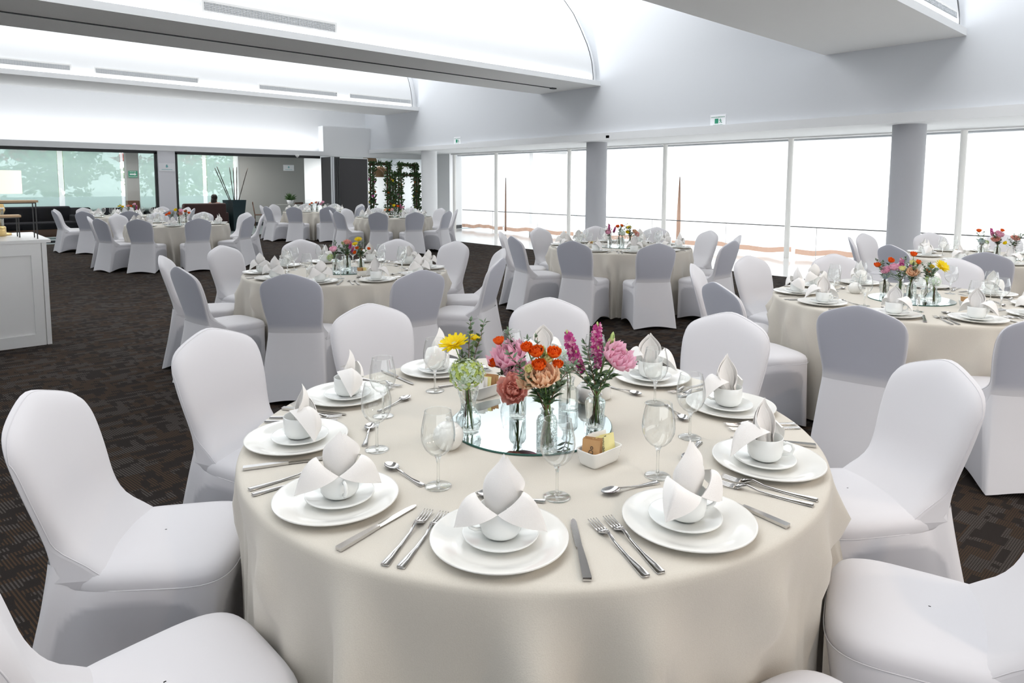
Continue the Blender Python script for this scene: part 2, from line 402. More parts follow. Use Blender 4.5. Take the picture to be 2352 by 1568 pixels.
def duct_profile(yn, yf):
    near = [(0.05, 3.88), (0.05, 4.0), (0.06, 4.09), (0.10, 4.33), (0.17, 4.55), (0.25, 4.74), (0.45, 5.11), (0.68, 5.49), (0.97, 5.84), (1.30, 6.12), (1.65, 6.32), (1.95, 6.4)]
    pts = [(yn + a, z) for a, z in near] + [(yf - 0.05, 6.4), (yf - 0.05, 3.88)]
    return pts
for i, (yn, yf) in enumerate(BEAMS):
    s = MB(); s.box(XL, XW, yn, yf, 3.80, 3.91)
    sl_ = struct('beam_slab', s, 'slab'); sl_.data.materials.append(M['shell']); sl_.data.polygons[2].material_index = 1
    if yf < 15:
        pass
    P = duct_profile(yn, yf)
    x1 = XW - 0.22
    s = MB(); s.grid([[(XL, y, z) for y, z in P], [(x1, y, z) for y, z in P]], smooth=True)
    s.add([(x1, y, z) for y, z in P], [tuple(range(len(P)))])
    # the plain lip that follows the end of the shell at the wall
    s.grid([[(x1, y - 0.02, z) for y, z in P[:11]], [(XW, y + 0.10, z + 0.02) for y, z in P[:11]]], smooth=True)
    o = struct('ceiling_shell', s, 'shell')
    # roof panel behind, leaving a skylight strip before the next shell
    ynext = BEAMS[i + 1][0] if i + 1 < len(BEAMS) else 20.95
    if ynext - yf > 3:
        s = MB(); s.box(XL, XW, yf - 0.05, ynext - (2.3 if i == 0 else 2.7), ZR, ZR + 0.1); struct('ceiling', s, 'shell')
    else:
        s = MB(); s.box(XL, XW, yf - 0.05, yf + 0.25, ZR, ZR + 0.1); struct('ceiling', s, 'shell')
    # cove lamp lying behind the lip of the slab
    area_light('cove_light', (2.4, yn + 0.02 if yn < 0 else yn + 0.025, 3.912), 0.03, 18.6, 70, (0.93, 0.965, 1.0), (PI, 0, PI / 2), '')
# slot in the underside of the second slab (sliding-wall track)
s = MB(); s.box(XL, 11.5, 11.28, 11.31, 3.785, 3.80); s.box(11.38, 11.52, 11.25, 11.34, 3.775, 3.80)
tag(link('partition_track', s.mesh('partition_track', 'black')), 'thin dark sliding-partition track running under the long middle ceiling beam', 'track')

# far wall: lintel with cove ledge, wall above, corner bulkhead
s = MB(); s.box(XL, 14.2, YF, YF + 0.35, 2.44, 2.59); struct('beam_lintel', s, 'shell')
s = MB(); s.box(XL, XW, YF + 0.35, YF + 0.5, 2.5, 6.5); struct('wall_far', s, 'shell')
s = MB(); s.box(10.26, XW, YF + 0.02, YF + 0.36, 2.585, 3.42); struct('wall_bulkhead', s, 'shell')
area_light('cove_light', (1.6, YF + 0.07, 2.5915), 0.03, 17.0, 110, (0.95, 0.97, 1.0), (PI, 0, PI / 2), '')
# ceiling of the lounge
s = MB(); s.box(XL, 11.3, YF + 0.42, 24.95, 2.75, 2.85); s.box(11.3, 20.0, YF + 0.42, 29.0, 2.75, 2.85); s.box(14.2, 20, 18.9, 21, 2.75, 2.85); struct('ceiling', s, 'shell')

# air grilles on the shells
def grille(x0, x1, y, z0, z1, lean, label):
    s = MB(); n = 26
    s.box(x0 - .03, x1 + .03, -0.012, 0.004, z0 - .03, z0); s.box(x0 - .03, x1 + .03, -0.012, 0.004, z1, z1 + .03)
    s.box(x0 - .03, x0, -0.012, 0.004, z0, z1); s.box(x1, x1 + .03, -0.012, 0.004, z0, z1)
    fr = s.mesh('grille_frame', 'white')
    s = MB(); s.box(x0, x1, 0.002, 0.006, z0, z1)
    bk = s.mesh('grille_backing', 'slab')
    s = MB(); k = 5
    for i in range(k):
        zz = z0 + (z1 - z0) * (i + .5) / k; s.box(x0, x1, -0.008, 0.001, zz - .004, zz + .004)
    m = int((x1 - x0) / 0.045)
    for i in range(m):
        xx = x0 + (x1 - x0) * (i + .5) / m; s.box(xx - .003, xx + .003, -0.009, 0.0, z0, z1)
    sl = s.mesh('louvre', 'silver')
    r = place('air_grille', [('grille_frame', fr), ('grille_backing', bk), ('louvre', sl)], (0, y, 0), 0, label, 'air vent', 'long air grilles above the ceiling beams')
    return r
grille(3.35, 5.40, 10.345, 4.02, 4.14, 0, 'long white air grille over the thick middle ceiling beam')
for a, b, t in ((0.4, 2.86, 'at the cabinet end of the row'), (3.35, 5.52, 'lit brightest, second from the cabinet end'), (7.05, 9.25, 'third from the cabinet end'), (9.66, 11.72, 'next to the curved end by the wall')):
    grille(a, b, 17.69, 4.00, 4.10, 0, 'slim air grille over the farther ceiling beam, ' + t)
grille(9.2, 11.6, 3.18, 3.99, 4.08, 0, 'air grille over the closer wide ceiling beam near the wall')

# window wall
MUL = [-5.9, -2.72, 0.44, 3.60, 6.74, 9.91, 13.14, 16.31, 18.50]
s = MB()
for y in MUL:
    o = MB(); o.lathe([(0.055, 0.0), (0.055, 2.6)], 16); struct('mullion_trim', o, 'mullion', (14.0, y, 0))
for i in range(len(MUL) - 1):
    s = MB(); s.box(14.06, 14.07, MUL[i] + 0.01, MUL[i + 1] - 0.01, 0.02, 2.6)
    struct('window_%d' % (i + 1), s, 'pane')
s = MB(); s.box(13.93, 14.12, YB, 18.6, 2.53, 2.60); struct('trim_3', s, 'white')
s = MB(); s.box(13.98, 14.5, 18.75, 19.75, 0.0, 2.7); struct('wall_corner_post', s, 'shell')
s = MB(); s.box(13.96, 14.0, 18.74, 19.76, 0.0, 0.12); s.box(13.96, 14.5, 18.735, 18.755, 0, 0.12); struct('baseboard_corner', s, 'black')
# terrace outside
s = MB(); s.box(14.3, 40, -30, 18.7, -0.12, -0.02); struct('floor_terrace', s, 'tile')
# sheer curtain behind the glass: one panel per bay, peach hem
for i in range(len(MUL) - 1):
    y0, y1 = MUL[i] + 0.05, MUL[i + 1] - 0.05
    n = 60; rnd = random.Random(i)
    ph = [rnd.uniform(0, 6) for _ in range(3)]
    def cx(t): return 14.30 + 0.02 * math.sin(t * 34 + ph[0]) + 0.012 * math.sin(t * 81 + ph[1])
    def lift(t): return 0.02 * math.sin(t * 9 + ph[2]) + 0.012 * math.sin(t * 23 + ph[1]) + 0.05
    ts = [k / (n - 1) for k in range(n)]
    A = MB(); A.grid([[(cx(t), y0 + (y1 - y0) * t, 2.5) for t in ts], [(cx(t), y0 + (y1 - y0) * t, 0.14 + lift(t)) for t in ts]])
    B = MB(); B.grid([[(cx(t), y0 + (y1 - y0) * t, 0.14 + lift(t)) for t in ts], [(cx(t), y0 + (y1 - y0) * t, 0.03 + lift(t)) for t in ts]])
    if y1 < 0: continue
    place('sheer_curtain', [('curtain_panel', A.mesh('curtain_panel', 'sheer')), ('hem', B.mesh('hem', 'hem'))], (0, 0, 0), 0,
          'white sheer curtain with peach hem behind the glass bay, number %s from the corner post' % ['', 'one', 'two', 'three', 'four', 'five', 'six', 'seven', 'eight'][len(MUL) - 1 - i], 'curtain', 'sheer curtains of the window wall')
for k, y in enumerate((9.62, 16.1)):
    A = MB(); n = 14; P = []
    for zz in np.linspace(0.05, 1.75, 18):
        wd = 0.055 * max(0.05, math.sin(PI * min(1, (1.78 - zz) / 1.4) * 0.5)) * (1 if k == 0 else .5)
        P.append([(14.22 + 0.015 * math.sin(j * 1.3), y + wd * (j / (n - 1) - .5) * 2, zz) for j in range(n)])
    A.grid(P)
    tag(link('curtain_tail', A.mesh('curtain_tail', 'hem')), ['gathered peach curtain tail hanging beside the mullion near the round table', 'thin peach curtain tail hanging at the mullion farther down the window wall'][k], 'curtain')
# railing outside
A = MB(); A.tube([(14.19, -6, 0.67), (14.19, 18.3, 0.67)], 0.012, 8)
B = [('top_rail', A.mesh('top_rail', 'brass_rail'))]
for y in np.arange(-4.3, 18.3, 2.1):
    q = MB(); q.tube([(14.19, y, -0.02), (14.19, y, 0.665)], 0.006, 6); B.append(('rail_post', q.mesh('rail_post', 'white')))
place('railing', B, (0, 0, 0), 0, 'thin grey handrail on the terrace outside the window wall', 'railing')

# round columns
for k, (x, y) in enumerate(((12.45, 3.99), (12.45, 10.79), (12.45, 17.77))):
    s = MB(); s.lathe([(0.25, 0), (0.25, 2.6)], 48); struct('column', s, 'column' if k < 2 else 'shell', (x, y, 0))

# exit signs on the wall over the windows
def txt(body, size, matname, parent, loc, rot, extr=0.0005, align='CENTER'):
    c = D.curves.new('lettering', 'FONT'); c.body = body; c.size = size; c.extrude = extr; c.align_x = align; c.align_y = 'CENTER'
    o = D.objects.new('lettering', c); bpy.context.view_layer.update()
    COL.objects.link(o); dg = bpy.context.evaluated_depsgraph_get()
    me = D.meshes.new_from_object(o.evaluated_get(dg)); D.objects.remove(o)
    me.materials.clear(); me.materials.append(M[matname])
    q = link('lettering', me, parent, loc); q.rotation_euler = rot; return q
def exit_sign(y, z, sc, label):
    s = MB(); s.box(-0.006, 0, -0.17 * sc, 0.17 * sc, -0.11 * sc, 0.11 * sc)
    r = place('exit_sign', [('sign_board', s.mesh('sign_board', 'signwhite'))], (XW - 0.002, y, z), 0, label, 'sign', 'emergency exit signs')
    rot = (PI / 2, 0, -PI / 2)
    txt('SALIDA DE EMERGENCIA', 0.027 * sc, 'signgreen', r, (-0.008, 0, 0.062 * sc), rot)
    txt('NO CORRO · NO GRITO · NO EMPUJO', 0.012 * sc, 'signgreen', r, (-0.008, 0, -0.085 * sc), rot)
    s = MB(); s.box(-0.008, -0.006, -0.01 * sc, 0.07 * sc, -0.06 * sc, 0.035 * sc)
    s.box(-0.0085, -0.006, -0.06 * sc, -0.048 * sc, 0.022 * sc, 0.034 * sc)
    link('door_symbol', s.mesh('door_symbol', 'signgreen'), r)
    s = MB()
    for a, b in (((-0.05, 0.018), (-0.062, -0.02)), ((-0.062, -0.02), (-0.035, -0.05)), ((-0.062, -0.02), (-0.088, -0.055)), ((-0.05, 0.012), (-0.08, -0.005)), ((-0.05, 0.012), (-0.03, -0.008))):
        s.tube([(-0.008, a[0] * sc, a[1] * sc), (-0.008, b[0] * sc, b[1] * sc)], 0.005 * sc, 6)
    link('running_figure', s.mesh('running_figure', 'signgreen'), r)
exit_sign(7.27, 2.82, 1.0, 'white and green emergency exit sign on the wall between the two closer columns')
exit_sign(15.7, 2.80, 0.95, 'small emergency exit sign on the wall near the far end of the windows')
for lx, ly in ((1.5, -3.0), (4.5, -3.0), (8.0, -3.0)):
    area_light('warm_downlight', (lx, ly, 3.79), 0.25, 0.25, 55, (1.0, 0.80, 0.62), (0, 0, 0), '')
#@@LOUNGE
# ------------------------------------------------------------------ far glass partition and lounge
s = MB(); s.box(5.31, 5.76, YF + 0.08, YF + 0.33, 0, 2.45); struct('pillar', s, 'pillar')
def frame(x0, x1, label, n):
    s = MB(); s.box(x0, x1, YF + .14, YF + .20, 2.36, 2.44); s.box(x0, x1, YF + .14, YF + .20, 0, 0.06)
    s.box(x0, x0 + .07, YF + .14, YF + .20, 0, 2.4); s.box(x1 - .07, x1, YF + .14, YF + .20, 0, 2.4)
    o = struct('window_%d' % n, s, 'black'); o['label'] = label
    g = MB(); g.box(x0 + .07, x1 - .07, YF + .165, YF + .172, 0.06, 2.36)
    q = link('pane', g.mesh('pane', 'pane'), o)
frame(-4.0, 5.31, 'black framed glazing', 21)
s = MB(); s.box(5.76, 10.2, YF + .14, YF + .20, 2.36, 2.44); s.box(5.76, 5.84, YF + .14, YF + .20, 0, 2.4); struct('trim_4', s, 'black')
# lounge walls
s = MB(); s.box(14.5, 20.0, 18.9, 19.05, 0, 4.0); struct('wall_lounge_outer', s, 'shell')
for lx, ly, p_ in ((3, 23, 150), (8, 23, 70), (14.8, 24.5, 110), (15, 27, 120)):
    area_light('lounge_fill_light', (lx, ly, 2.74), 2.2, 1.2, p_, (1.0, 0.98, 0.95), (0, 0, 0), '')  # unseen fill lights, added only to brighten the lounge
s = MB(); s.box(8.99, 11.42, 24.57, 24.8, 0, 2.75); s.box(11.25, 11.42, 24.8, 28.8, 0, 2.75); struct('wall_lounge', s, 'greywall')
s = MB(); s.box(8.97, 11.43, 24.55, 24.57, 0, 0.13); struct('baseboard_lounge', s, 'black')
s = MB(); s.box(11.3, 20, 28.8, 29, 0, 2.8); struct('wall_lounge_far', s, 'shell')
s = MB(); s.box(17.9, 18.1, 18.9, 28.8, 0, 2.8); struct('wall_lounge_side', s, 'wall')
s = MB(); s.box(11.5, 14.6, 27.6, 27.9, 0.0, 0.70); s.box(11.5, 14.6, 27.55, 27.95, 0.70, 0.86); struct('wall_low_partition', s, 'signwhite')
s = MB(); s.box(5.31, 5.67, 24.3, 24.6, 0, 2.75); struct('pillar', s, 'greywall')
# outer window wall of the lounge: dark sill, shades with bright gaps
YW = 24.75
s = MB(); s.box(XL, 8.99, YW, YW + .2, 0, 0.72); struct('wall_sill', s, 'black')
s = MB(); s.box(XL, 8.99, YW, YW + .2, 2.66, 3.0); struct('wall_head', s, 'white')
for k, (a, b, y) in enumerate(((-2.2, 3.52, YW), (3.68, 5.22, YW), (5.67, 7.74, YW), (7.89, 8.80, YW))):
    s = MB(); s.box(a, b, YW - 0.06, YW - 0.057, 0.60, 2.70)
    g_ = MB(); g_.box(b + .01, b + (.15, .09, .14, .18)[k], YW - 0.05, YW - 0.047, 0.74, 2.66)  # added sheer strip, makes the open gap between shades glare white
    tag(link('gap_strip', g_.mesh('gap_strip', 'sheer')), 'white sheer strip added in the bright gap ' + ['beside the wide green screen', 'next to the pillar with the arrow sign', 'behind the black sofa near the reading person', 'behind the bamboo poles'][k], 'gap strip')
    place('roller_screen', s.mesh('roller_screen', 'screen'), (0, 0, 0), 0,
          ['wide translucent green roller screen behind the table lamp', 'translucent green roller screen beside the pillar with the green arrow sign', 'translucent roller screen on both sides of the white pillar', 'narrow translucent roller screen behind the reading person'][k], 'window screen', 'roller screens of the lounge')
s = MB(); s.box(XL, 8.99, YW + .09, YW + .10, 0.62, 2.66); struct('window_22', s, 'pane')
# green direction sign
s = MB(); s.box(-0.13, 0.13, -0.01, 0, -0.11, 0.11)
r = place('direction_sign', [('sign_board', s.mesh('sign_board', 'signgreen'))], (5.49, 24.29, 1.82), 0, 'green emergency arrow sign on the grey lounge pillar', 'sign')
s = MB(); s.box(-0.09, 0.06, -0.014, -0.01, -0.018, 0.018); s.add([(0.04, -0.013, 0.045), (0.04, -0.013, -0.045), (0.10, -0.013, 0)], [(0, 1, 2)])
link('arrow', s.mesh('arrow', 'signwhite'), r)
txt('RUTA DE', 0.045, 'signwhite', r, (0, -0.012, 0.075), (PI / 2, 0, 0)); txt('EVACUACION', 0.038, 'signwhite', r, (0, -0.012, -0.08), (PI / 2, 0, 0))
def notice(x, y, z, label):
    s = MB(); s.box(-0.21, 0.21, -0.006, 0, -0.11, 0.11)
    r = place('restroom_notice', [('sign_board', s.mesh('sign_board', 'signwhite'))], (x, y, z), 0, label, 'sign')
    s = MB(); s.lathe([(0.0, 0.0), (0.03, 0.0), (0.03, 0.002), (0, 0.002)], 20, T=Matrix.Translation((0, -0.008, 0.02)) @ Matrix.Rotation(PI / 2, 4, 'X'))
    s.lathe([(0.0, 0.0), (0.015, 0.0), (0.015, 0.002), (0, 0.002)], 16, T=Matrix.Translation((0, -0.008, 0.058)) @ Matrix.Rotation(PI / 2, 4, 'X'))
    link('pictogram', s.mesh('pictogram', 'signteal'), r)
    s = MB(); s.box(-0.14, 0.14, -0.008, -0.006, -0.072, -0.062); link('caption_line', s.mesh('caption_line', 'signteal'), r)
notice(5.535, YF + 0.07, 1.99, 'white notice with a teal drop symbol on the white pillar')
notice(10.8, 24.56, 2.125, 'white notice with a teal symbol on the greige lounge wall')

# folding partition: stacked leaves and one open dark panel
for k in range(5):
    x = 10.22 + 0.065 * k
    s = MB(); s.box(x, x + 0.045, YF - 0.55, YF + 0.12, 0.03, 2.40); a = s.mesh('panel_leaf', 'panel')
    s = MB(); s.box(x - .004, x + 0.049, YF - 0.565, YF - 0.55, 0.03, 2.40); b = s.mesh('edge_strip', 'silver' if k < 2 else 'black')
    place('folding_panel', [('panel_leaf', a), ('edge_strip', b)], (0, 0, 0), 0, 'dark folding partition leaf stacked edge-on, number %s from the greige wall' % ['one', 'two', 'three', 'four', 'five'][k], 'partition', 'stacked partition leaves')
s = MB(); s.box(10.56, 11.83, YF - .045, YF - .005, 0.05, 2.38); a = s.mesh('panel_leaf', 'panel')
s = MB()
for q in ((10.53, 10.56, 0.03, 2.41), (11.83, 11.86, 0.03, 2.41), (10.53, 11.86, 2.38, 2.41), (10.53, 11.86, 0.03, 0.05)): s.box(q[0], q[1], YF - .05, YF, q[2], q[3])
place('folding_panel', [('panel_leaf', a), ('edge_strip', s.mesh('edge_strip', 'white'))], (0, 0, 0), 0, 'wide charcoal partition panel with white edging standing open beside the flower frames', 'partition')
s = MB(); s.lathe([(0, 0), (0.05, 0), (0.06, 0.02), (0.06, 0.05), (0, 0.05)], 20); s.lathe([(0.0, -0.04), (0.03, -0.03), (0.04, 0)], 20)
place('ceiling_camera', s.mesh('ceiling_camera', 'white'), (9.3, YF - 0.12, 2.40), 0, 'small white dome fitting under the far lintel', 'camera')

# lounge furniture
def rbox(x0, x1, y0, y1, z0, z1, r=0.05, seg=3):
    bm = bmesh.new(); bmesh.ops.create_cube(bm, size=1)
    for v in bm.verts: v.co = Vector(((x0 + x1) / 2 + v.co.x * (x1 - x0), (y0 + y1) / 2 + v.co.y * (y1 - y0), (z0 + z1) / 2 + v.co.z * (z1 - z0)))
    bmesh.ops.bevel(bm, geom=list(bm.edges), offset=r, segments=seg, affect='EDGES', profile=0.5)
    V = [tuple(v.co) for v in bm.verts]; bm.verts.index_update(); F = [tuple(v.index for v in f.verts) for f in bm.faces]; bm.free(); return V, F
def rmesh(name, m, *boxes):
    s = MB()
    for b in boxes: s.add(*rbox(*b), smooth=True)
    return s.mesh(name, m)
def sofa(x, y, wdt, rz, m, label, base='brownwood', name='sofa', cat='sofa', h=0.82):
    P = [('seat', rmesh('seat', m, (-wdt / 2, wdt / 2, -.42, .35, .25, .45, .05))),
         ('backrest', rmesh('backrest', m, (-wdt / 2, wdt / 2, .25, .45, .25, h, .06))),
         ('armrest', rmesh('armrest', m, (-wdt / 2 - .08, -wdt / 2 + .06, -.42, .42, .12, .62, .04))),
         ('armrest', rmesh('armrest', m, (wdt / 2 - .06, wdt / 2 + .08, -.42, .42, .12, .62, .04))),
         ('base', rmesh('base', base, (-wdt / 2, wdt / 2, -.40, .40, .02, .26, .02)))]
    return place(name, P, (x, y, 0), rz, label, cat)
sofa(2.3, 22.7, 2.6, 0.10, 'sofa', 'long black sofa on a brown base in the lounge behind the cabinet', h=0.87)
sofa(2.9, 24.15, 2.8, 0, 'sofa', 'black banquette sofa set against the lounge windows', h=0.78)
sofa(7.2, 24.15, 2.2, 0, 'sofa', 'low black sofa under the windows behind the reading person', h=0.66)
sofa(6.92, 22.4, 1.3, PI + 0.05, 'armchair', 'maroon armchair with its back turned, holding a seated person', name='armchair', cat='armchair', h=0.92)
sofa(4.85, 23.3, 0.7, 2.6, 'sofa', 'small grey rounded armchair back near the lounge pillar', name='armchair', cat='armchair', h=0.80)
sofa(6.0, 23.1, 0.7, 3.0, 'sofa', 'dark rounded armchair holding the second person', name='armchair', cat='armchair', h=0.80)
place('storage_box', rmesh('storage_box', 'brownwood', (-.17, .17, -.15, .15, 0.0, 0.98, .01)), (5.40, 24.1, 0), 0, 'tall brown wooden box stand before the grey pillar', 'stand')
# platform below the first sofa
s = MB(); s.box(0.5, 4.4, 22.0, 22.25, 0, 0.05); place('low_platform', s.mesh('low_platform', 'stone'), (0, 0, 0.001), 0.0, 'low pale grey platform under the long black sofa', 'platform')

# seated people (skin-modifier bodies baked to one mesh)
def body(name, joints, edges, radii, m, lv=2):
    me = D.meshes.new(name); me.from_pydata(joints, edges, []); o = D.objects.new(name, me); COL.objects.link(o)
    sk = o.modifiers.new('s', 'SKIN'); sk.use_smooth_shade = True
    for i, r in enumerate(radii):
        me.skin_vertices[0].data[i].radius = (r[0], r[1]) if isinstance(r, tuple) else (r, r)
    me.skin_vertices[0].data[0].use_root = True
    sb = o.modifiers.new('u', 'SUBSURF'); sb.levels = lv; sb.render_levels = lv
    dg = bpy.context.evaluated_depsgraph_get(); dg.update()
    out = D.meshes.new_from_object(o.evaluated_get(dg)); D.objects.remove(o)
    out.materials.clear(); out.materials.append(M[m]); out.name = name
    for p in out.polygons: p.use_smooth = True
    return out
def person(x, y, z, rz, label, hair, top, legs):
    J = [(0, 0, .10), (0, .02, .30), (0, .03, .47), (0, .02, .56), (0, 0, .66), (0, -.01, .75),
         (.17, .02, .49), (.23, -.02, .27), (.18, -.22, .17), (.15, -.30, .16), (-.17, .02, .49), (-.23, -.02, .27), (-.18, -.22, .17), (-.15, -.30, .16),
         (.10, -.05, .09), (.12, -.42, .10), (.12, -.44, -.28), (.12, -.54, -.34), (-.10, -.05, .09), (-.12, -.42, .10), (-.12, -.44, -.28), (-.12, -.54, -.34)]
    E_ = [(0, 1), (1, 2), (2, 3), (3, 4), (4, 5), (2, 6), (6, 7), (7, 8), (8, 9), (2, 10), (10, 11), (11, 12), (12, 13), (0, 14), (14, 15), (15, 16), (16, 17), (0, 18), (18, 19), (19, 20), (20, 21)]
    R_ = [.13, (.14, .10), (.13, .09), .055, (.075, .09), .06, .055, .042, .034, .03, .055, .042, .034, .03, .085, .062, .045, .035, .085, .062, .045, .035]
    bme = body('body', J, E_, R_, 'skin')
    def blob(c, rx, ry, rz_, m, name):
        s = MB(); T = Matrix.Translation(c) @ Matrix.Diagonal((rx, ry, rz_, 1))
        s.lathe([(max(1e-4, math.sin(a)), -math.cos(a)) for a in np.linspace(0, PI, 12)], 18, T=T); return s.mesh(name, m)
    hs = MB()
    for c, r in (((0, .025, .70), (.092, .095, .105)), ((0, .06, .60), (.085, .06, .13)), ((.05, .05, .56), (.05, .05, .12)), ((-.05, .05, .56), (.05, .05, .12))):
        hs.lathe([(max(1e-4, math.sin(a)), -math.cos(a)) for a in np.linspace(0, PI, 12)], 18, T=Matrix.Translation(c) @ Matrix.Diagonal((*r, 1)))
    shirt = body('shirt', J[:3] + [J[6], J[7], J[10], J[11]], [(0, 1), (1, 2), (2, 3), (3, 4), (2, 5), (5, 6)], [(.155, .125), (.16, .12), (.15, .105), .07, .055, .07, .055], top)
    tr = body('trousers', [J[0], J[14], J[15], J[16], J[18], J[19], J[20]], [(0, 1), (1, 2), (2, 3), (0, 4), (4, 5), (5, 6)], [.145, .10, .075, .058, .10, .075, .058], legs)
    s = MB()
    s.lathe([(.001, -.02), (.012, -.012), (.010, .01), (.001, .025)], 8, T=Matrix.Translation((0, -.098, .675)))
    nose = s.mesh('nose', 'skin')
    s = MB()
    for q in (-1, 1): s.lathe([(.001, -.008), (.009, 0), (.001, .008)], 8, T=Matrix.Translation((q * .03, -.085, .70)))
    s.tube([(-.02, -.088, .635), (0, -.094, .632), (.02, -.088, .635)], .004, 6)
    face = s.mesh('eyes_and_mouth', 'ink')
    place('person', [('body', bme, [('nose', nose), ('eyes_and_mouth', face)]), ('hair', hs.mesh('hair', hair)), ('shirt', shirt), ('trousers', tr)], (x, y, z), rz, label, 'person')
person(7.38, 22.42, 0.40, PI / 2 + 0.5, 'person with long dark hair in a rose shirt seated in the maroon armchair', 'hair', 'shirt', 'trouser')
person(6.02, 23.05, 0.40, PI + 0.3, 'person with dark hair in dark clothes, mostly hidden behind the black window frame', 'hair', 'darkshirt', 'darkshirt')

# planter with bamboo poles
s = MB(); s.add([(-.17, -.17, 0), (.17, -.17, 0), (.17, .17, 0), (-.17, .17, 0), (-.26, -.26, 1.0), (.26, -.26, 1.0), (.26, .26, 1.0), (-.26, .26, 1.0), (-.22, -.22, .92), (.22, -.22, .92), (.22, .22, .92), (-.22, .22, .92)],
                [(0, 1, 5, 4), (1, 2, 6, 5), (2, 3, 7, 6), (3, 0, 4, 7), (3, 2, 1, 0), (8, 9, 10, 11), (4, 5, 9, 8), (5, 6, 10, 9), (6, 7, 11, 10), (7, 4, 8, 11)])
PLX, PLY = 8.02, 22.5
place('planter', s.mesh('planter', 'planter'), (PLX, PLY, 0), 0.3, 'tall tapering dark planter in the lounge doorway', 'planter')
for k, (dx, dy, tx, tz) in enumerate(((-.1, 0, -.58, 2.03), (-.05, .05, -.50, 2.08), (.0, 0, -.12, 2.06), (.03, .06, .02, 2.05), (.06, -.03, .10, 2.07), (.1, 0, .47, 2.06))):
    s = MB(); n = 9; pts = [(dx + (tx - dx) * t, dy, .85 + (tz - .85) * t) for t in np.linspace(0, 1, n)]
    s.tube(pts, [.014 if q % 2 else .011 for q in range(n)], 8)
    place('bamboo_pole', s.mesh('bamboo_pole', 'bamboo'), (PLX, PLY, 0), 0, 'dark bamboo pole in the slate planter, %s' % ['leaning most toward the white pillar', 'leaning beside the outermost one', 'nearly upright in the middle', 'upright just behind the middle one', 'upright with a slight lean to the wall', 'leaning out toward the greige wall'][k], 'bamboo pole', 'bamboo poles')

# cross-back chairs, console and fern beside the greige wall
def cross_chair(x, y, rz, label):
    P = [('seat', rmesh('seat', 'brownwood', (-.21, .21, -.21, .21, .44, .47, .012)))]
    for q in (-1, 1):
        s = MB(); s.tube([(q * .19, .19, 0), (q * .19, .20, .46), (q * .20, .26, .86)], .016, 8); P.append(('leg', s.mesh('leg', 'brownwood')))
        s = MB(); s.tube([(q * .19, -.18, 0), (q * .18, -.18, .45)], .015, 8); P.append(('leg', s.mesh('leg', 'brownwood')))
    s = MB(); s.box(-.23, .23, .245, .275, .83, .90); P.append(('top_rail', s.mesh('top_rail', 'brownwood')))
    s = MB(); s.tube([(-.19, .25, .84), (.02, .23, .6), (.15, .205, .49)], .012, 6); s.tube([(.19, .25, .84), (-.02, .23, .6), (-.15, .205, .49)], .012, 6)
    P.append(('cross_brace', s.mesh('cross_brace', 'brownwood')))
    place('cross_back_chair', P, (x, y, 0), rz, label, 'chair')
cross_chair(9.95, 22.4, PI + 0.55, 'brown cross-back wooden chair facing away beside the console table')
cross_chair(9.2, 23.3, 1.2, 'brown wooden chair seen edge-on against the greige wall')
P = []
s = MB(); s.box(-.5, .5, -.2, .2, .76, .79); P.append(('table_top', s.mesh('table_top', 'greywall')))
for a in (-1, 1):
    for b in (-1, 1):
        s = MB(); s.box(a * .48 - .012, a * .48 + .012, b * .18 - .012, b * .18 + .012, 0, .76); P.append(('leg', s.mesh('leg', 'black')))
CX, CY_ = 10.35, 23.6
place('console_table', P, (CX, CY_, 0), -0.3, 'slim metal console table behind the cross-back chair', 'table')
s = MB(); s.lathe([(0.001, 0), (.08, 0), (.11, .1), (.12, .15), (.10, .15), (.09, .12)], 20); pot = s.mesh('pot', 'signwhite')
s = MB(); rnd = random.Random(3)
for k in range(60):
    a = rnd.uniform(0, 2 * PI); e = rnd.uniform(.3, 1.4); L_ = rnd.uniform(.18, .36)
    d = Vector((math.cos(a) * math.cos(e), math.sin(a) * math.cos(e), math.sin(e))); sd = d.cross(Vector((0, 0, 1))).normalized() * .022
    b0 = Vector((0, 0, .14)); m1 = b0 + d * L_ * .55 + Vector((0, 0, .02)); t1 = b0 + d * L_ - Vector((0, 0, .05 * (1.4 - e)))
    s.add([b0 - sd * .3, b0 + sd * .3, m1 + sd, t1, m1 - sd], [(0, 1, 2, 3, 4)], 0, False)
place('potted_fern', [('pot', pot), ('fronds', s.mesh('fronds', 'leaf'))], (CX + .05, CY_, .79), 0, 'bushy green fern in a white pot on the console table', 'plant')

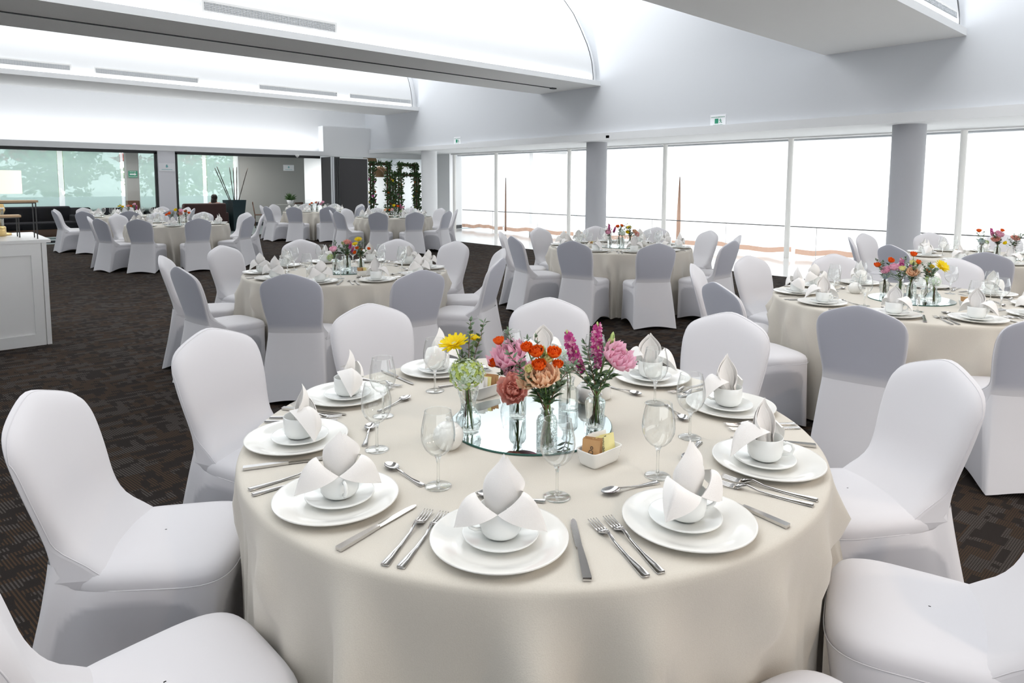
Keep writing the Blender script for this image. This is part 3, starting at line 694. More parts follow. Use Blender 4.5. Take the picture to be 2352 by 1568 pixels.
# leafy frames beyond the opening
def leaf_frame(x, y, wdt, dep, h, rz, label, seed):
    rnd = random.Random(seed)
    posts = [(-wdt / 2, 0), (wdt / 2, 0), (-wdt / 2 + .1, dep), (wdt / 2 + .1, dep)]
    root = link('garland_arch', None, None, (x, y, 0), rz); tag(root, label, 'garland arch', 'leaf-covered frames')
    segs = [((a, b, 0), (a, b, h)) for a, b in posts] + [((posts[i][0], posts[i][1], h), (posts[j][0], posts[j][1], h)) for i, j in ((0, 1), (1, 3), (3, 2), (2, 0))]
    for i, (a, b) in enumerate(segs):
        a = Vector(a); b = Vector(b); s = MB(); s.tube([a, b], .03, 6)
        fo = link('post' if i < 4 else 'cross_bar', s.mesh('post', 'brownwood'), root)
        s = MB(); L_ = (b - a).length; n = int(L_ * 130)
        for k in range(n):
            c = a + (b - a) * rnd.random() + Vector((rnd.gauss(0, .035), rnd.gauss(0, .035), rnd.gauss(0, .02)))
            d = Vector((rnd.uniform(-1, 1), rnd.uniform(-1, 1), rnd.uniform(-.6, 1))).normalized(); L2 = rnd.uniform(.08, .18)
            sd = d.cross(Vector((rnd.random(), rnd.random(), rnd.random()))).normalized() * L2 * .22
            col = 0 if rnd.random() > (.03 if i < 4 else .005) else rnd.choice((1, 2, 3))
            if col: L2 *= .6; sd *= 2
            s.add([c, c + d * L2 * .5 + sd, c + d * L2, c + d * L2 * .5 - sd], [(0, 1, 2, 3)], col)
        link('foliage', s.mesh('foliage', ['leaf', 'yellow', 'magenta', 'orange']), fo)
leaf_frame(13.2, 22.1, 0.62, 0.4, 2.27, -0.55, 'tall leaf-covered frame closest to the charcoal panel', 1)
leaf_frame(14.4, 22.2, 0.9, 0.4, 1.88, -0.55, 'lowest leaf-covered frame between the two tall ones', 2)
leaf_frame(14.85, 22.75, 0.62, 0.45, 2.27, -0.55, 'tall leaf-covered frame next to the white column', 3)
leaf_frame(15.9, 21.6, 0.5, 0.4, 2.1, -0.55, 'narrow leaf-covered frame seen past the far side of the white column', 4)
def rattan(x, y, z, R_, H_, label, rot=(0, 0, 0)):
    s = MB(); s.lathe([(R_, 0), (R_ * .98, H_ * .25), (R_ * .85, H_ * .6), (R_ * .5, H_ * .9), (R_ * .12, H_)], 28)
    r = place('pendant_shade', [('lamp_shade', s.mesh('lamp_shade', 'rattan'))], (x, y, z), 0, label, 'pendant lamp', 'woven pendant lamps')
    s = MB(); s.tube([(0, 0, H_), (0, 0, 2.75 - z)], .006, 6); link('cord', s.mesh('cord', 'black'), r)
    return r
rattan(13.72, 23.0, 1.80, .22, .32, 'dome-shaped woven pendant lamp hanging within the tall leafy frame')
rattan(14.1, 23.5, 1.90, .32, .34, 'broader woven pendant lamp just behind the dome-shaped one')
rattan(13.35, 23.0, 2.38, .28, .26, 'woven pendant lamp cut off by the lintel beside the charcoal panel')
# trees and parapet outside the lounge
s = MB(); s.box(-12, 22, 33, 33.3, -1, 0.95); struct('wall_parapet', s, 'parapet')
s = MB(); s.box(-30, 45, 30.5, 70, -1.1, -1.0); struct('ground', s, 'parapet')
crown = MB(); rnd = random.Random(11)
for q in range(60):
    th = rnd.uniform(0, 2 * PI); ph = math.acos(rnd.uniform(-1, 1)); rr = rnd.random() ** .4
    cc = Vector((3.6 * rr * math.sin(ph) * math.cos(th), 2.4 * rr * math.sin(ph) * math.sin(th), 2.4 + 2.6 * rr * math.cos(ph))); cs = rnd.uniform(.35, .85)
    for k in range(44):
        c = cc + Vector((rnd.gauss(0, 1) * cs * .6, rnd.gauss(0, 1) * cs * .5, rnd.gauss(0, 1) * cs * .28))
        a = Vector((rnd.gauss(0, 1), rnd.gauss(0, 1), rnd.gauss(0, .5))).normalized() * .16; b = a.cross(Vector((rnd.gauss(0, 1), rnd.gauss(0, 1), .3))).normalized() * .10
        crown.add([c - a, c + b, c + a, c - b], [(0, 1, 2, 3)], 1 if q % 19 == 0 else 0)
cm = crown.mesh('crown', ['tree', 'red'])
s = MB(); s.tube([(0, 0, -1), (.1, 0, 1.2), (0, .1, 2.6)], [.22, .17, .12], 10); tk = s.mesh('trunk', 'bark')
for k, (x, y, sc, t) in enumerate(((1.2, 44, 1.0, 'behind the table lamp'), (6.6, 47, 1.1, 'behind the wide roller screen'), (12.4, 43, .95, 'between the two pillars'), (18.6, 46, 1.1, 'behind the reading person'), (24.5, 42, 1.0, 'beyond the bamboo poles'), (-4.9, 46, 1.0, 'at the edge of the window behind the cabinet'))):
    o = place('tree', [('crown', cm), ('trunk', tk)], (x, y, 0), k * 1.3, 'leafy green tree outside the lounge windows ' + t, 'tree', 'trees outside the lounge'); o.scale = (sc, sc, sc)

# white cabinet with stand, lamp and jar
CX0, CX1, CYA, CYB = -1.6, 0.98, 7.76, 8.95
s = MB(); s.box(CX0, CX1, CYA, CYB, 0, 0.985); a = s.mesh('cabinet_body', 'white')
s = MB(); s.box(CX0, CX1 + .035, CYA - .03, CYB + .03, 0.985, 1.015); b = s.mesh('worktop', 'white')
s = MB()
y0 = CYA - .022
for q in ((CX0, CX1 - .045, .87, .985), (CX0, CX1 - .045, 0, .11), (CX1 - .125, CX1 - .045, .11, .87), (-.62, -.47, .11, .87)): s.box(q[0], q[1], y0, CYA, q[2], q[3])
c = s.mesh('panel_frame', 'white')
s = MB(); s.box(CX1 - .038, CX1, y0, CYA, 0, .985); d = s.mesh('corner_post', 'white')
place('bar_cabinet', [('cabinet_body', a), ('worktop', b), ('panel_frame', c), ('corner_post', d)], (0, 0, 0), 0, 'white panelled bar cabinet standing on the carpet at the edge', 'cabinet')
def riser(x0, x1, y0, y1, z, label):
    s = MB(); s.box(x0, x1, y0, y1, z - .02, z); P = [('board', s.mesh('board', 'wood'))]
    s = MB()
    for q in ((x0 + .02, y0 + .02), (x1 - .02, y0 + .02), (x0 + .02, y1 - .02), (x1 - .02, y1 - .02)):
        t = MB(); t.box(q[0] - .005, q[0] + .005, q[1] - .005, q[1] + .005, 1.015, z - .02); P.append(('leg', t.mesh('leg', 'black')))
    t = MB(); t.box(x0 + .02, x1 - .02, y0 + .015, y0 + .025, z - .03, z - .02); P.append(('rail', t.mesh('rail', 'black')))
    place('display_riser', P, (0, 0, 0), 0, label, 'riser', 'risers on the bar cabinet')
riser(.25, .95, 7.85, 8.1, 1.385, 'taller display riser with oak board on the white cabinet')
riser(.25, .84, 8.14, 8.36, 1.235, 'lower display riser with oak board behind the taller one')
LX, LY = 0.66, 8.60
s = MB(); s.lathe([(.20, 0), (.20, .235)], 40, smooth=True); sh = s.mesh('lamp_shade', 'shade')
s = MB(); s.lathe([(.001, 0), (.09, 0), (.09, .02), (.03, .03), (.025, .2), (.05, .26), (.03, .34), (.012, .36), (.012, .46), (.001, .46)], 24); bs = s.mesh('base', 'gold')
r = place('table_lamp', [('base', bs)], (LX + .05, LY, 1.016), 0, 'table lamp with a lit cream drum shade on the white cabinet', 'lamp')
q = link('lamp_shade', sh, r, (0, 0, .425))
s = MB(); s.lathe([(.001, 0), (.085, 0), (.085, .09), (.075, .10)], 28); jb = s.mesh('jar_base', 'gold')
s = MB(); s.lathe([(.07, .10), (.07, .26), (.068, .27)], 28); jg = s.mesh('jar', 'vase')
s = MB(); s.lathe([(.001, .285), (.075, .285), (.075, .27), (.001, .27)], 28); jl = s.mesh('lid', 'silver')
place('drink_dispenser', [('base', jb), ('jar', jg), ('lid', jl)], (.66, 8.47, 1.016), 0, 'clear drink dispenser on a golden stand behind the risers', 'dispenser')
#@@CHAIR
# ------------------------------------------------------------------ banquet chair in a stretch cover (local +y = back side)
def chair_parts():
    # backrest: front and edge
    def ztop(u): a = min(1.0, abs(u)); return 0.940 - 0.084 * max(0.0, math.sqrt(a * a + .012) - .109) ** 1.15 - 0.085 * (1 - (1 - a ** 10) ** 0.5)
    def W(z):
        t = (z - .42) / .5
        return 0.188 + 0.034 * (1 / (1 + math.exp(-(t - .42) * 9))) + .014 * max(0.0, (.545 - z) / .095) ** 1.4 
    def ymid(z): return 0.222 + 0.13 * (max(0, z - .42) / .5) ** 1.25
    nu, nv = 25, 30; T0 = 0.030
    def filt(z): return 0.125 * max(0.0, (0.65 - z) / 0.20) ** 2.3
    def zseam(y):
        for k_ in range(60):
            z_ = .45 + .002 * k_
            if ymid(z_) - .032 - .016 - filt(z_) > y: return min(z_, .545)
        return .545
    us = [math.sin(PI / 2 * (-1 + 2 * i / (nu - 1))) for i in range(nu)]
    F = []; Bk = []
    for j in range(nv):
        v = math.sin(PI / 2 * j / (nv - 1)) ; rf = []; rb = []
        for u in us:
            zt = ztop(u); z = 0.452 + (zt - 0.452) * v
            e = (max(0, 1 - abs(u) ** 9) ** 0.5) * (max(0, 1 - v ** 14) ** 0.5)
            x = u * W(z); bow = 0.018 * u * u
            fil = filt(z); se = max(0.0, min(1.0, (z - .50) / .06))
            rf.append((x, ymid(z) + .016 - .048 * e - bow - fil * (1 - se * abs(u) ** 10), z)); rb.append((x, ymid(z) + .016 + .010 * e - bow, z))
        F.append(rf); Bk.append(rb)
    s = MB(); s.grid(F)
    dn = lambda r_: [(x_ * .95, y_ - .004, .395) for x_, y_, z_ in r_]
    s.grid([dn(F[0]), F[0]]); s.grid([dn([F[0][0], Bk[0][0]]), [F[0][0], Bk[0][0]]]); s.grid([dn([F[0][-1], Bk[0][-1]]), [F[0][-1], Bk[0][-1]]])
    s.grid([[Bk[j][0], F[j][0]] for j in range(nv)]); s.grid([[F[j][-1], Bk[j][-1]] for j in range(nv)]); s.grid([[F[0][i], Bk[0][i]] for i in range(nu)])
    fr = s.mesh('backrest', 'cover_plain')
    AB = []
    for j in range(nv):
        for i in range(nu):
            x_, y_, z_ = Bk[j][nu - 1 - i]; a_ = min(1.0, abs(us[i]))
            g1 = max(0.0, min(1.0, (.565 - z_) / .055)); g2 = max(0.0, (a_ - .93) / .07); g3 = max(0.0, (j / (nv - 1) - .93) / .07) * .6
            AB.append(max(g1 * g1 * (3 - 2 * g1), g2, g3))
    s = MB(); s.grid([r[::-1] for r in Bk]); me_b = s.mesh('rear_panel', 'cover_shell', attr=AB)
    # seat pad: superellipse rings, domed top
    s = MB(); n = 48; rings = []
    def ring(ax, ay0, ay1, z, p, dome=0):
        out = []
        for k in range(n):
            a = 2 * PI * k / n; c, sn = math.cos(a), math.sin(a)
            x = ax * math.copysign(abs(c) ** (2 / p), c); yy = math.copysign(abs(sn) ** (2 / p), sn)
            y = (ay0 + ay1) / 2 + (ay1 - ay0) / 2 * yy
            x *= 1 + 0.06 * (-yy)
            out.append((x, y, z + dome))
        return out
    for ax, a0, a1, z in ((.205, -.215, .215, .385), (.218, -.232, .225, .40), (.222, -.238, .228, .425), (.2215, -.237, .2275, .445), (.214, -.228, .222, .462), (.198, -.21, .21, .473), (.17, -.175, .18, .479), (.10, -.10, .11, .484), (.002, -.002, .004, .486)):
        rings.append(ring(ax, a0, a1, z, 4.2))
    s.grid(rings, wrap=True); st = s.mesh('seat', 'cover_plain')
    # skirt: from under the pad down to four feet, scalloped hem
    n = 144; NR = 28; P = []; A = []
    cor_t = [(.214, -.222), (.203, .240), (-.203, .240), (-.214, -.222)]
    cor_b = [(.222, -.200), (.240, .345), (-.240, .345), (-.222, -.200)]
    def rect(cor, t, r):
        side = int(t * 4) % 4; f = t * 4 - int(t * 4)
        a = Vector((*cor[side], 0)); b = Vector((*cor[(side + 1) % 4], 0)); p = a.lerp(b, f)
        c = Vector((0, 0.03 if True else 0, 0))
        k = (2 * f - 1) ** 6 * r
        return p.lerp(c, k), side, f
    rnd = random.Random(2)
    for j in range(NR):
        q = j / (NR - 1); row = []
        for k in range(n):
            t = k / n; pt, sd, f = rect(cor_t, t, .06); pb, _, _ = rect(cor_b, t, .012)
            up = 0.425
            if sd == 1: up = 0.50
            if sd != 1:
                aa = math.atan2((pt.y + .005) / .233, pt.x / .222); c_, s_ = math.cos(aa), math.sin(aa)
                q_ = (abs(c_) ** 4.2 + abs(s_) ** 4.2) ** (-1 / 4.2)
                xx, yy = .222 * c_ * q_, -.005 + .233 * s_ * q_
                bl = 1 if sd == 3 else (1 - max(0, (f if sd == 0 else 1 - f) - .75) / .25)
                pt = Vector((pt.x * (1 - bl) + xx * (1 + .06 * -s_) * bl * 1.004, pt.y * (1 - bl) + yy * bl, 0))
                ff = f if sd == 0 else 1 - f
                if sd != 3 and ff > .84:
                    e_ = (ff - .84) / .16; up = .425 + .075 * e_ ** 2; pt.x = math.copysign(abs(pt.x) * (1 - e_) + (W(up) + .003) * e_, pt.x)
            if sd == 1: pt = pt + Vector((0, 0.020 - .012 * (2 * f - 1) ** 2 + 0.008, 0))
            hem = 0.008 + (0.028 if sd == 1 else 0.06) * max(0, math.sin(PI * f)) ** 1.2
            qq = q ** (1.25 if sd == 1 else 1.0)
            p = pt.lerp(pb, qq ** .9); z = up + (hem - up) * q
            sag = (-0.014 if sd != 1 else -.004) * math.sin(PI * f) * math.sin(PI * q) ** 2
            nrm = ((0, 0), (0, 0))
            cx_, cy_ = p.x, p.y - .04; Ln = math.hypot(cx_, cy_) or 1
            row.append((p.x + cx_ / Ln * sag, p.y + cy_ / Ln * sag, z))
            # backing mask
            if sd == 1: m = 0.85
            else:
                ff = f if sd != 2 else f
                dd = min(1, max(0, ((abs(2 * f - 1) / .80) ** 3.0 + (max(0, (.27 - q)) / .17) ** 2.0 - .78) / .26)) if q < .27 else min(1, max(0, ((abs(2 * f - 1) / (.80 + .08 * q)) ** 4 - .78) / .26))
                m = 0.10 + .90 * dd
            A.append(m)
        P.append(row)
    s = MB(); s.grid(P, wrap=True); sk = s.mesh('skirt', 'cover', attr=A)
    # piping along the seat seam
    pts = ring(.2235, -.240, .20, .425, 4.2); pts = [Vector(p) for p in pts if p[1] < .19]
    pts = sorted(pts, key=lambda p: math.atan2(p.x, -(p.y - .0)))
    s = MB(); s.tube(pts, 0.0016, 6)
    s2 = [F[j][1] for j in range(0, nv - 2)] + [F[nv - 3][i] for i in range(2, nu - 2)] + [F[j][-2] for j in range(nv - 3, -1, -1)]
    s.tube([(x_, y_ - .0004, z_) for x_, y_, z_ in s2], .0015, 5); pp = s.mesh('piping', 'cover_plain')
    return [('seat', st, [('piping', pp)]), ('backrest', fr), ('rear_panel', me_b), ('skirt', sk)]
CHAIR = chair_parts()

def tablecloth_mesh(seed, chair_angles, rot, R=0.908, amp=0.24):
    rnd = random.Random(seed); s = MB(); n = 360
    ph = [rnd.uniform(0, 2 * PI) for _ in range(6)]
    fs = []; a_ = 0.0
    while a_ < 2 * PI - .12:
        fs.append((a_ + rnd.uniform(-.03, .03), rnd.uniform(.035, .075), rnd.uniform(.4, 1.0), rnd.uniform(-.10, .10))); a_ += rnd.uniform(.22, .50)
    def fold(a, k):
        v = 0.0
        for c, w_, h_, sk in fs:
            d = (a - c - sk * k + PI) % (2 * PI) - PI
            v += h_ * math.exp(-(d / w_) ** 2)
        return v - .30 + .10 * math.sin(4 * a + ph[0])
    def near(a):
        m_ = min(abs((math.degrees(a + rot) - c + 180) % 360 - 180) for c in chair_angles)
        t_ = max(0.0, min(1.0, (17.0 - m_) / 4.0)); return t_ * t_ * (3 - 2 * t_)
    rows = [(0.001, .76, 0), (.4, .76, 0), (.8, .7602, 0), (R - .022, .760, 0), (R - .009, .7575, 0), (R - .002, .750, 0), (R, .738, .015), (R + .001, .72, .04), (R + .002, .70, .08), (R + .003, .66, .18), (R + .004, .62, .30), (R + .006, .56, .44), (R + .008, .5, .57), (R + .018, .37, .72), (R + .022, .24, .86), (R + .024, .12, .95), (R + .026, .012, 1)]
    NEAR = [near(2 * PI * i / n) for i in range(n)]
    P = []
    for r, z, k in rows:
        row = []
        for i in range(n):
            a = 2 * PI * i / n; nn = NEAR[i] * max(0.0, min(1.0, (.60 - z) / .12)); rr = r + amp * k * fold(a, k) * (1 - .8 * nn) + .02 * k; rr = rr * (1 - nn) + min(rr, R - .012 + .01 * math.sin(a * 31)) * nn
            row.append((rr * math.cos(a), rr * math.sin(a), z + (0.0 if k < .99 else .006 * math.sin(7 * a + ph[4]))))
        P.append(row)
    s.grid(P, wrap=True); return s.mesh('tablecloth', 'cloth')

# ------------------------------------------------------------------ tableware
def plate_mesh(name, R, h, foot, m):
    s = MB(); s.lathe([(0.0005, .006), (foot * .9, .006), (foot * 1.02, .0075), (R * .78, h * .62), (R * .97, h * .98), (R, h), (R * 1.0, h - .003), (R * .97, h - .0055), (R * .78, h * .35), (foot, .002), (foot * .97, 0), (foot * .9, 0), (foot * .88, .002), (0.0005, .002)], 72)
    return s.mesh(name, m)
CHARGER = plate_mesh('charger_plate', .155, .021, .105, 'porcelain')
SAUCER = plate_mesh('saucer', .086, .017, .035, 'cup')
def cup_parts():
    s = MB(); s.lathe([(.0005, .003), (.024, .003), (.026, 0), (.029, 0), (.032, .002), (.041, .007), (.0465, .016), (.0485, .030), (.0490, .067), (.0480, .0685), (.0468, .067), (.0462, .035), (.044, .018), (.036, .009), (.0005, .007)], 48)
    b = s.mesh('cup_body', 'cup')
    s = MB(); s.tube([(.047, 0, .050), (.058, 0, .057), (.071, 0, .054), (.076, 0, .041), (.071, 0, .029), (.059, 0, .022), (.046, 0, .021)], .0042, 10)
    return [('cup_body', b), ('handle', s.mesh('handle', 'cup'))]
CUP = cup_parts()
def glass_parts():
    s = MB(); s.lathe([(.0005, .0055), (.008, .005), (.030, .0028), (.0355, .0016), (.036, .0006), (.035, 0), (.0005, 0)], 40); ft = s.mesh('foot', 'glass_foot')
    s = MB(); s.lathe([(.008, .005), (.0050, .010), (.0038, .020), (.0036, .045), (.0042, .065), (.0060, .076), (.0105, .084)], 20); sm = s.mesh('stem', 'bowl')
    s = MB(); s.lathe([(.0005, .083), (.0105, .084), (.024, .092), (.036, .106), (.0435, .124), (.0455, .140), (.0445, .158), (.0405, .180), (.0350, .2035), (.0346, .2055)], 48)
    s.tube([(.0347 * math.cos(a), .0347 * math.sin(a), .2055) for a in np.linspace(0, 2 * PI, 41)], .0011, 6, cap=False)
    bo = s.mesh('bowl', 'glass')
    return [('bowl', bo), ('stem', sm), ('foot', ft)]
GLASS = glass_parts()
GLASS_SIMPLE = None
def napkin_mesh(seed):
    rnd = random.Random(seed); s = MB()
    # standing pouch: two nested wrapped leaves with a peaked top, open to +y
    H0 = 0.110 + rnd.uniform(-.012, .012); lean = rnd.uniform(-.012, .012)
    for layer, (e0, e1, sc, dh) in enumerate(((-2.5, .95, 1.0, 0), (-.75, 2.6, .92, -.006), (-1.9, 1.5, .80, -.020), (-1.2, 1.9, .72, -.030))):
        na, nz = 25, 13; P = []; Q = []
        for j in range(nz):
            t = j / (nz - 1); row = []; row2 = []
            for i in range(na):
                ang = e0 + (e1 - e0) * i / (na - 1); pk = -.12 if layer % 2 == 0 else .16
                qq = (ang - pk) / (e1 - pk) if ang > pk else (pk - ang) / (pk - e0)
                top = (H0 + dh) * max(0.0, 1 - abs(qq) ** (1.15 if layer < 2 else 1.4)) + .004
                z = -.035 + (top + .035) * t
                zz = max(0.0, z)
                prof = .031 + .0115 * math.sin(PI * min(1, zz / .105)) - .013 * max(0, (zz - .055) / .065) ** 1.5
                r = prof * sc
                x = r * math.sin(ang) * 1.12; y = -r * (math.cos(ang) * .62 + .10 * abs(math.cos(ang)) ** 6)
                y += .010 * (zz / .12) ** 2
                row.append((x + lean * t * t, y, z)); row2.append(((x + lean * t * t) * .955, y * .955, z - .0008))
            P.append(row); Q.append(row2)
        s.grid(P); s.grid([r_[::-1] for r_ in Q])
        s.grid([P[-1], Q[-1]])
    # two broad triangular wings folded out over the rim
    for sg in (-1, 1):
        k1 = rnd.uniform(-.006, .006); V = Vector((0, -.050, .004)); Tp = Vector((sg * .046, -.016, .046 + k1)); Tb = Vector((sg * .030, .030, .030))
        tip = Vector((sg * (.104 + k1), -.022 + rnd.uniform(-.02, .02), -.042 + rnd.uniform(-.008, .008)))
        na, nb = 11, 13; P = []
        for j in range(nb):
            t = j / (nb - 1); row = []
            for i in range(na):
                q = i / (na - 1)
                root = V.lerp(Tp, min(1, q / .7)) if q < .7 else Tp.lerp(Tb, (q - .7) / .3)
                root = root + Vector((sg * .010, -.012, 0)) * math.sin(PI * q)
                p = root.lerp(tip, t)
                b_ = math.sin(PI * min(1, t ** .8))
                p += Vector((sg * .012 * q, -.012 * (1 - q) - .006, .020 * q)) * b_
                if q > .7: p += Vector((0, .006, -.012)) * b_ * (q - .7) / .3
                row.append(p)
            P.append(row)
        s.grid(P); Q = [[p + Vector((-sg * .0006, .0022, -.0012)) for p in r_] for r_ in P]; s.grid([r_[::-1] for r_ in Q])
        s.grid([[P[a_][0], Q[a_][0]] for a_ in range(nb)]); s.grid([[P[a_][-1], Q[a_][-1]] for a_ in range(nb)])
        s.tube([P[a_][5].lerp(P[a_][0], .55) + Vector((0, -.0004, 0)) for a_ in range(nb)], .0007, 4)
    return s.mesh('napkin', 'napkin')
NAPKINS = [napkin_mesh(k) for k in range(6)]
def flatsolid(outline, zf, th, m, name):
    s = MB(); n = len(outline)
    top = [(x, y, zf(y) + th / 2) for x, y in outline]; bot = [(x, y, zf(y) - th / 2) for x, y in outline]
    f = [(i, (i + 1) % n, n + (i + 1) % n, n + i) for i in range(n)]
    # strip fill between mirrored sides
    h = n // 2
    for i in range(h - 1):
        f.append((i, i + 1, n - 2 - i, n - 1 - i)); f.append((n + n - 1 - i, n + n - 2 - i, n + i + 1, n + i))
    s.add(top + bot, f, 0, False); return s
def strip(prof, zf, th):
    """prof: (y, halfwidth) list from one end to the other."""
    L_ = [(-w_, y) for y, w_ in prof]; R_ = [(w_, y) for y, w_ in prof][::-1]
    return flatsolid(L_ + R_, zf, th, None, None)
def knife_mesh():
    s = MB()
    h = strip([(-.125, .0088), (-.123, .0094), (-.06, .0082), (-.012, .0060), (-.004, .0055)], lambda y: .0045, .0075); s.add(h.v, h.f, 0, False)
    outline = [(-.006, -.004), (-.0085, .004), (-.0088, .05), (-.0085, .095), (-.005, .118), (0.000, .125), (.0045, .121), (.0065, .11), (.0068, .06), (.0066, .012), (.0062, .004), (.006, -.004)]
    b = flatsolid(outline, lambda y: .0032, .0018, None, None); s.add(b.v, b.f, 0, False)
    return s.mesh('table_knife', 'steel')
def fork_mesh():
    s = MB()
    def zf(y):
        return .0025 + (.012 * math.exp(-((y - .035) / .022) ** 2) if y > -.1 else 0) + (.004 * (y - .09) / .03 if y > .09 else 0)
    P = [(-.122, .0085), (-.118, .0095), (-.09, .0078), (-.04, .0045), (.01, .0030), (.040, .0036), (.050, .0070), (.058, .0120), (.072, .0128)]
    h = strip(P, zf, .0026); s.add(h.v, h.f, 0, True)
    for k in range(4):
        x = -.0108 + .0072 * k
        ys = [.070, .085, .10, .115, .122]
        s.tube([(x, y, zf(y) + .0005) for y in ys], [.0021, .0020, .0018, .0014, .0008], 6)
    return s.mesh('fork', 'steel')
def spoon_mesh():
    s = MB()
    def zf(y): return .0022 + .011 * math.exp(-((y - .025) / .022) ** 2)
    P = [(-.088, .007), (-.084, .0088), (-.06, .0068), (-.03, .0038), (.0, .0026), (.038, .0032)]
    h = strip(P, zf, .0026); s.add(h.v, h.f, 0, True)
    n, R_ = 28, 8; rows = []; rows2 = []
    for j in range(R_ + 1):
        q = j / R_; row = []; row2 = []
        for k in range(n):
            a = 2 * PI * k / n; x = .0175 * q * math.cos(a) * (1 - .12 * math.sin(a)); y = .064 + .028 * q * math.sin(a)
            z = .0012 + .0085 * q ** 2.2 + .0012; row.append((x, y, z)); row2.append((x, y, z - .0012))
        rows.append(row); rows2.append(row2)
    s.grid(rows, wrap=True); s.grid([r[::-1] for r in rows2], wrap=True)
    return s.mesh('teaspoon', 'steel')
KNIFE, FORK, SPOON = knife_mesh(), fork_mesh(), spoon_mesh()

# ------------------------------------------------------------------ tables
HOURS = ['twelve', 'one', 'two', 'three', 'four', 'five', 'six', 'seven', 'eight', 'nine', 'ten', 'eleven']
TABLES = [
    # name, centre, phase angle of first setting, chairs [(angle, radius of backrest top)], detail level
    ('the front table', (1.50, 1.571), [221.1, 185.4, 148.9, 115.3, 79, 42, 4, 331.8, 294, 256.6],
     [(183, 1.44), (146.4, 1.443), (112.1, 1.444), (80.3, 1.44), (42.4, 1.422), (4.8, 1.405), (324.9, 1.439), (290, 1.44), (257, 1.44)], 3),
    ('the table behind the front one', (2.976, 5.554), None,
     [(226, 1.452), (261, 1.472), (188, 1.446), (152.1, 1.483), (116.2, 1.44), (80.9, 1.50), (39.6, 1.38), (10.6, 1.425), (333.3, 1.404), (298.5, 1.434)], 2),
    ('the table before the middle column', (6.80, 5.48), None, None, 2),
    ('the table with the big yellow daisy', (5.22, 1.60), None,
     [(188.6, 1.52), (152.9, 1.49), (115.1, 1.44), (79, 1.36), (42.9, 1.34), (5, 1.38), (221, 1.42), (331, 1.44), (256, 1.46)], 2),
    ('the table by the thick column', (9.02, 1.93), None, None, 1),
    ('the table beyond the cabinet', (3.88, 13.9), None, None, 1),
    ('the table by the black sofa', (3.92, 18.05), None, None, 1),
    ('the table by the charcoal panel', (8.70, 18.0), None, None, 1),
    ('the table before the leafy frames', (8.66, 13.83), None, None, 1),
]
T3CH = [(-1.453, -.59), (-1.054, -1.346), (-1.556, .297), (-1.186, .939), (-.255, 1.195), (.534, .814), (.989, .202), (1.003, -.614), (.636, -1.308), (-.137, -1.67)]
c0 = (7.005 - 6.80, 5.659 - 5.48)
def polar(x, y): return (math.degrees(math.atan2(y, x)) % 360, math.hypot(x, y))
TABLES[2] = TABLES[2][:3] + ([(lambda a, r: (a, min(1.52, max(1.36, r))))(*polar(x + c0[0], y + c0[1])) for x, y in T3CH],) + TABLES[2][4:]

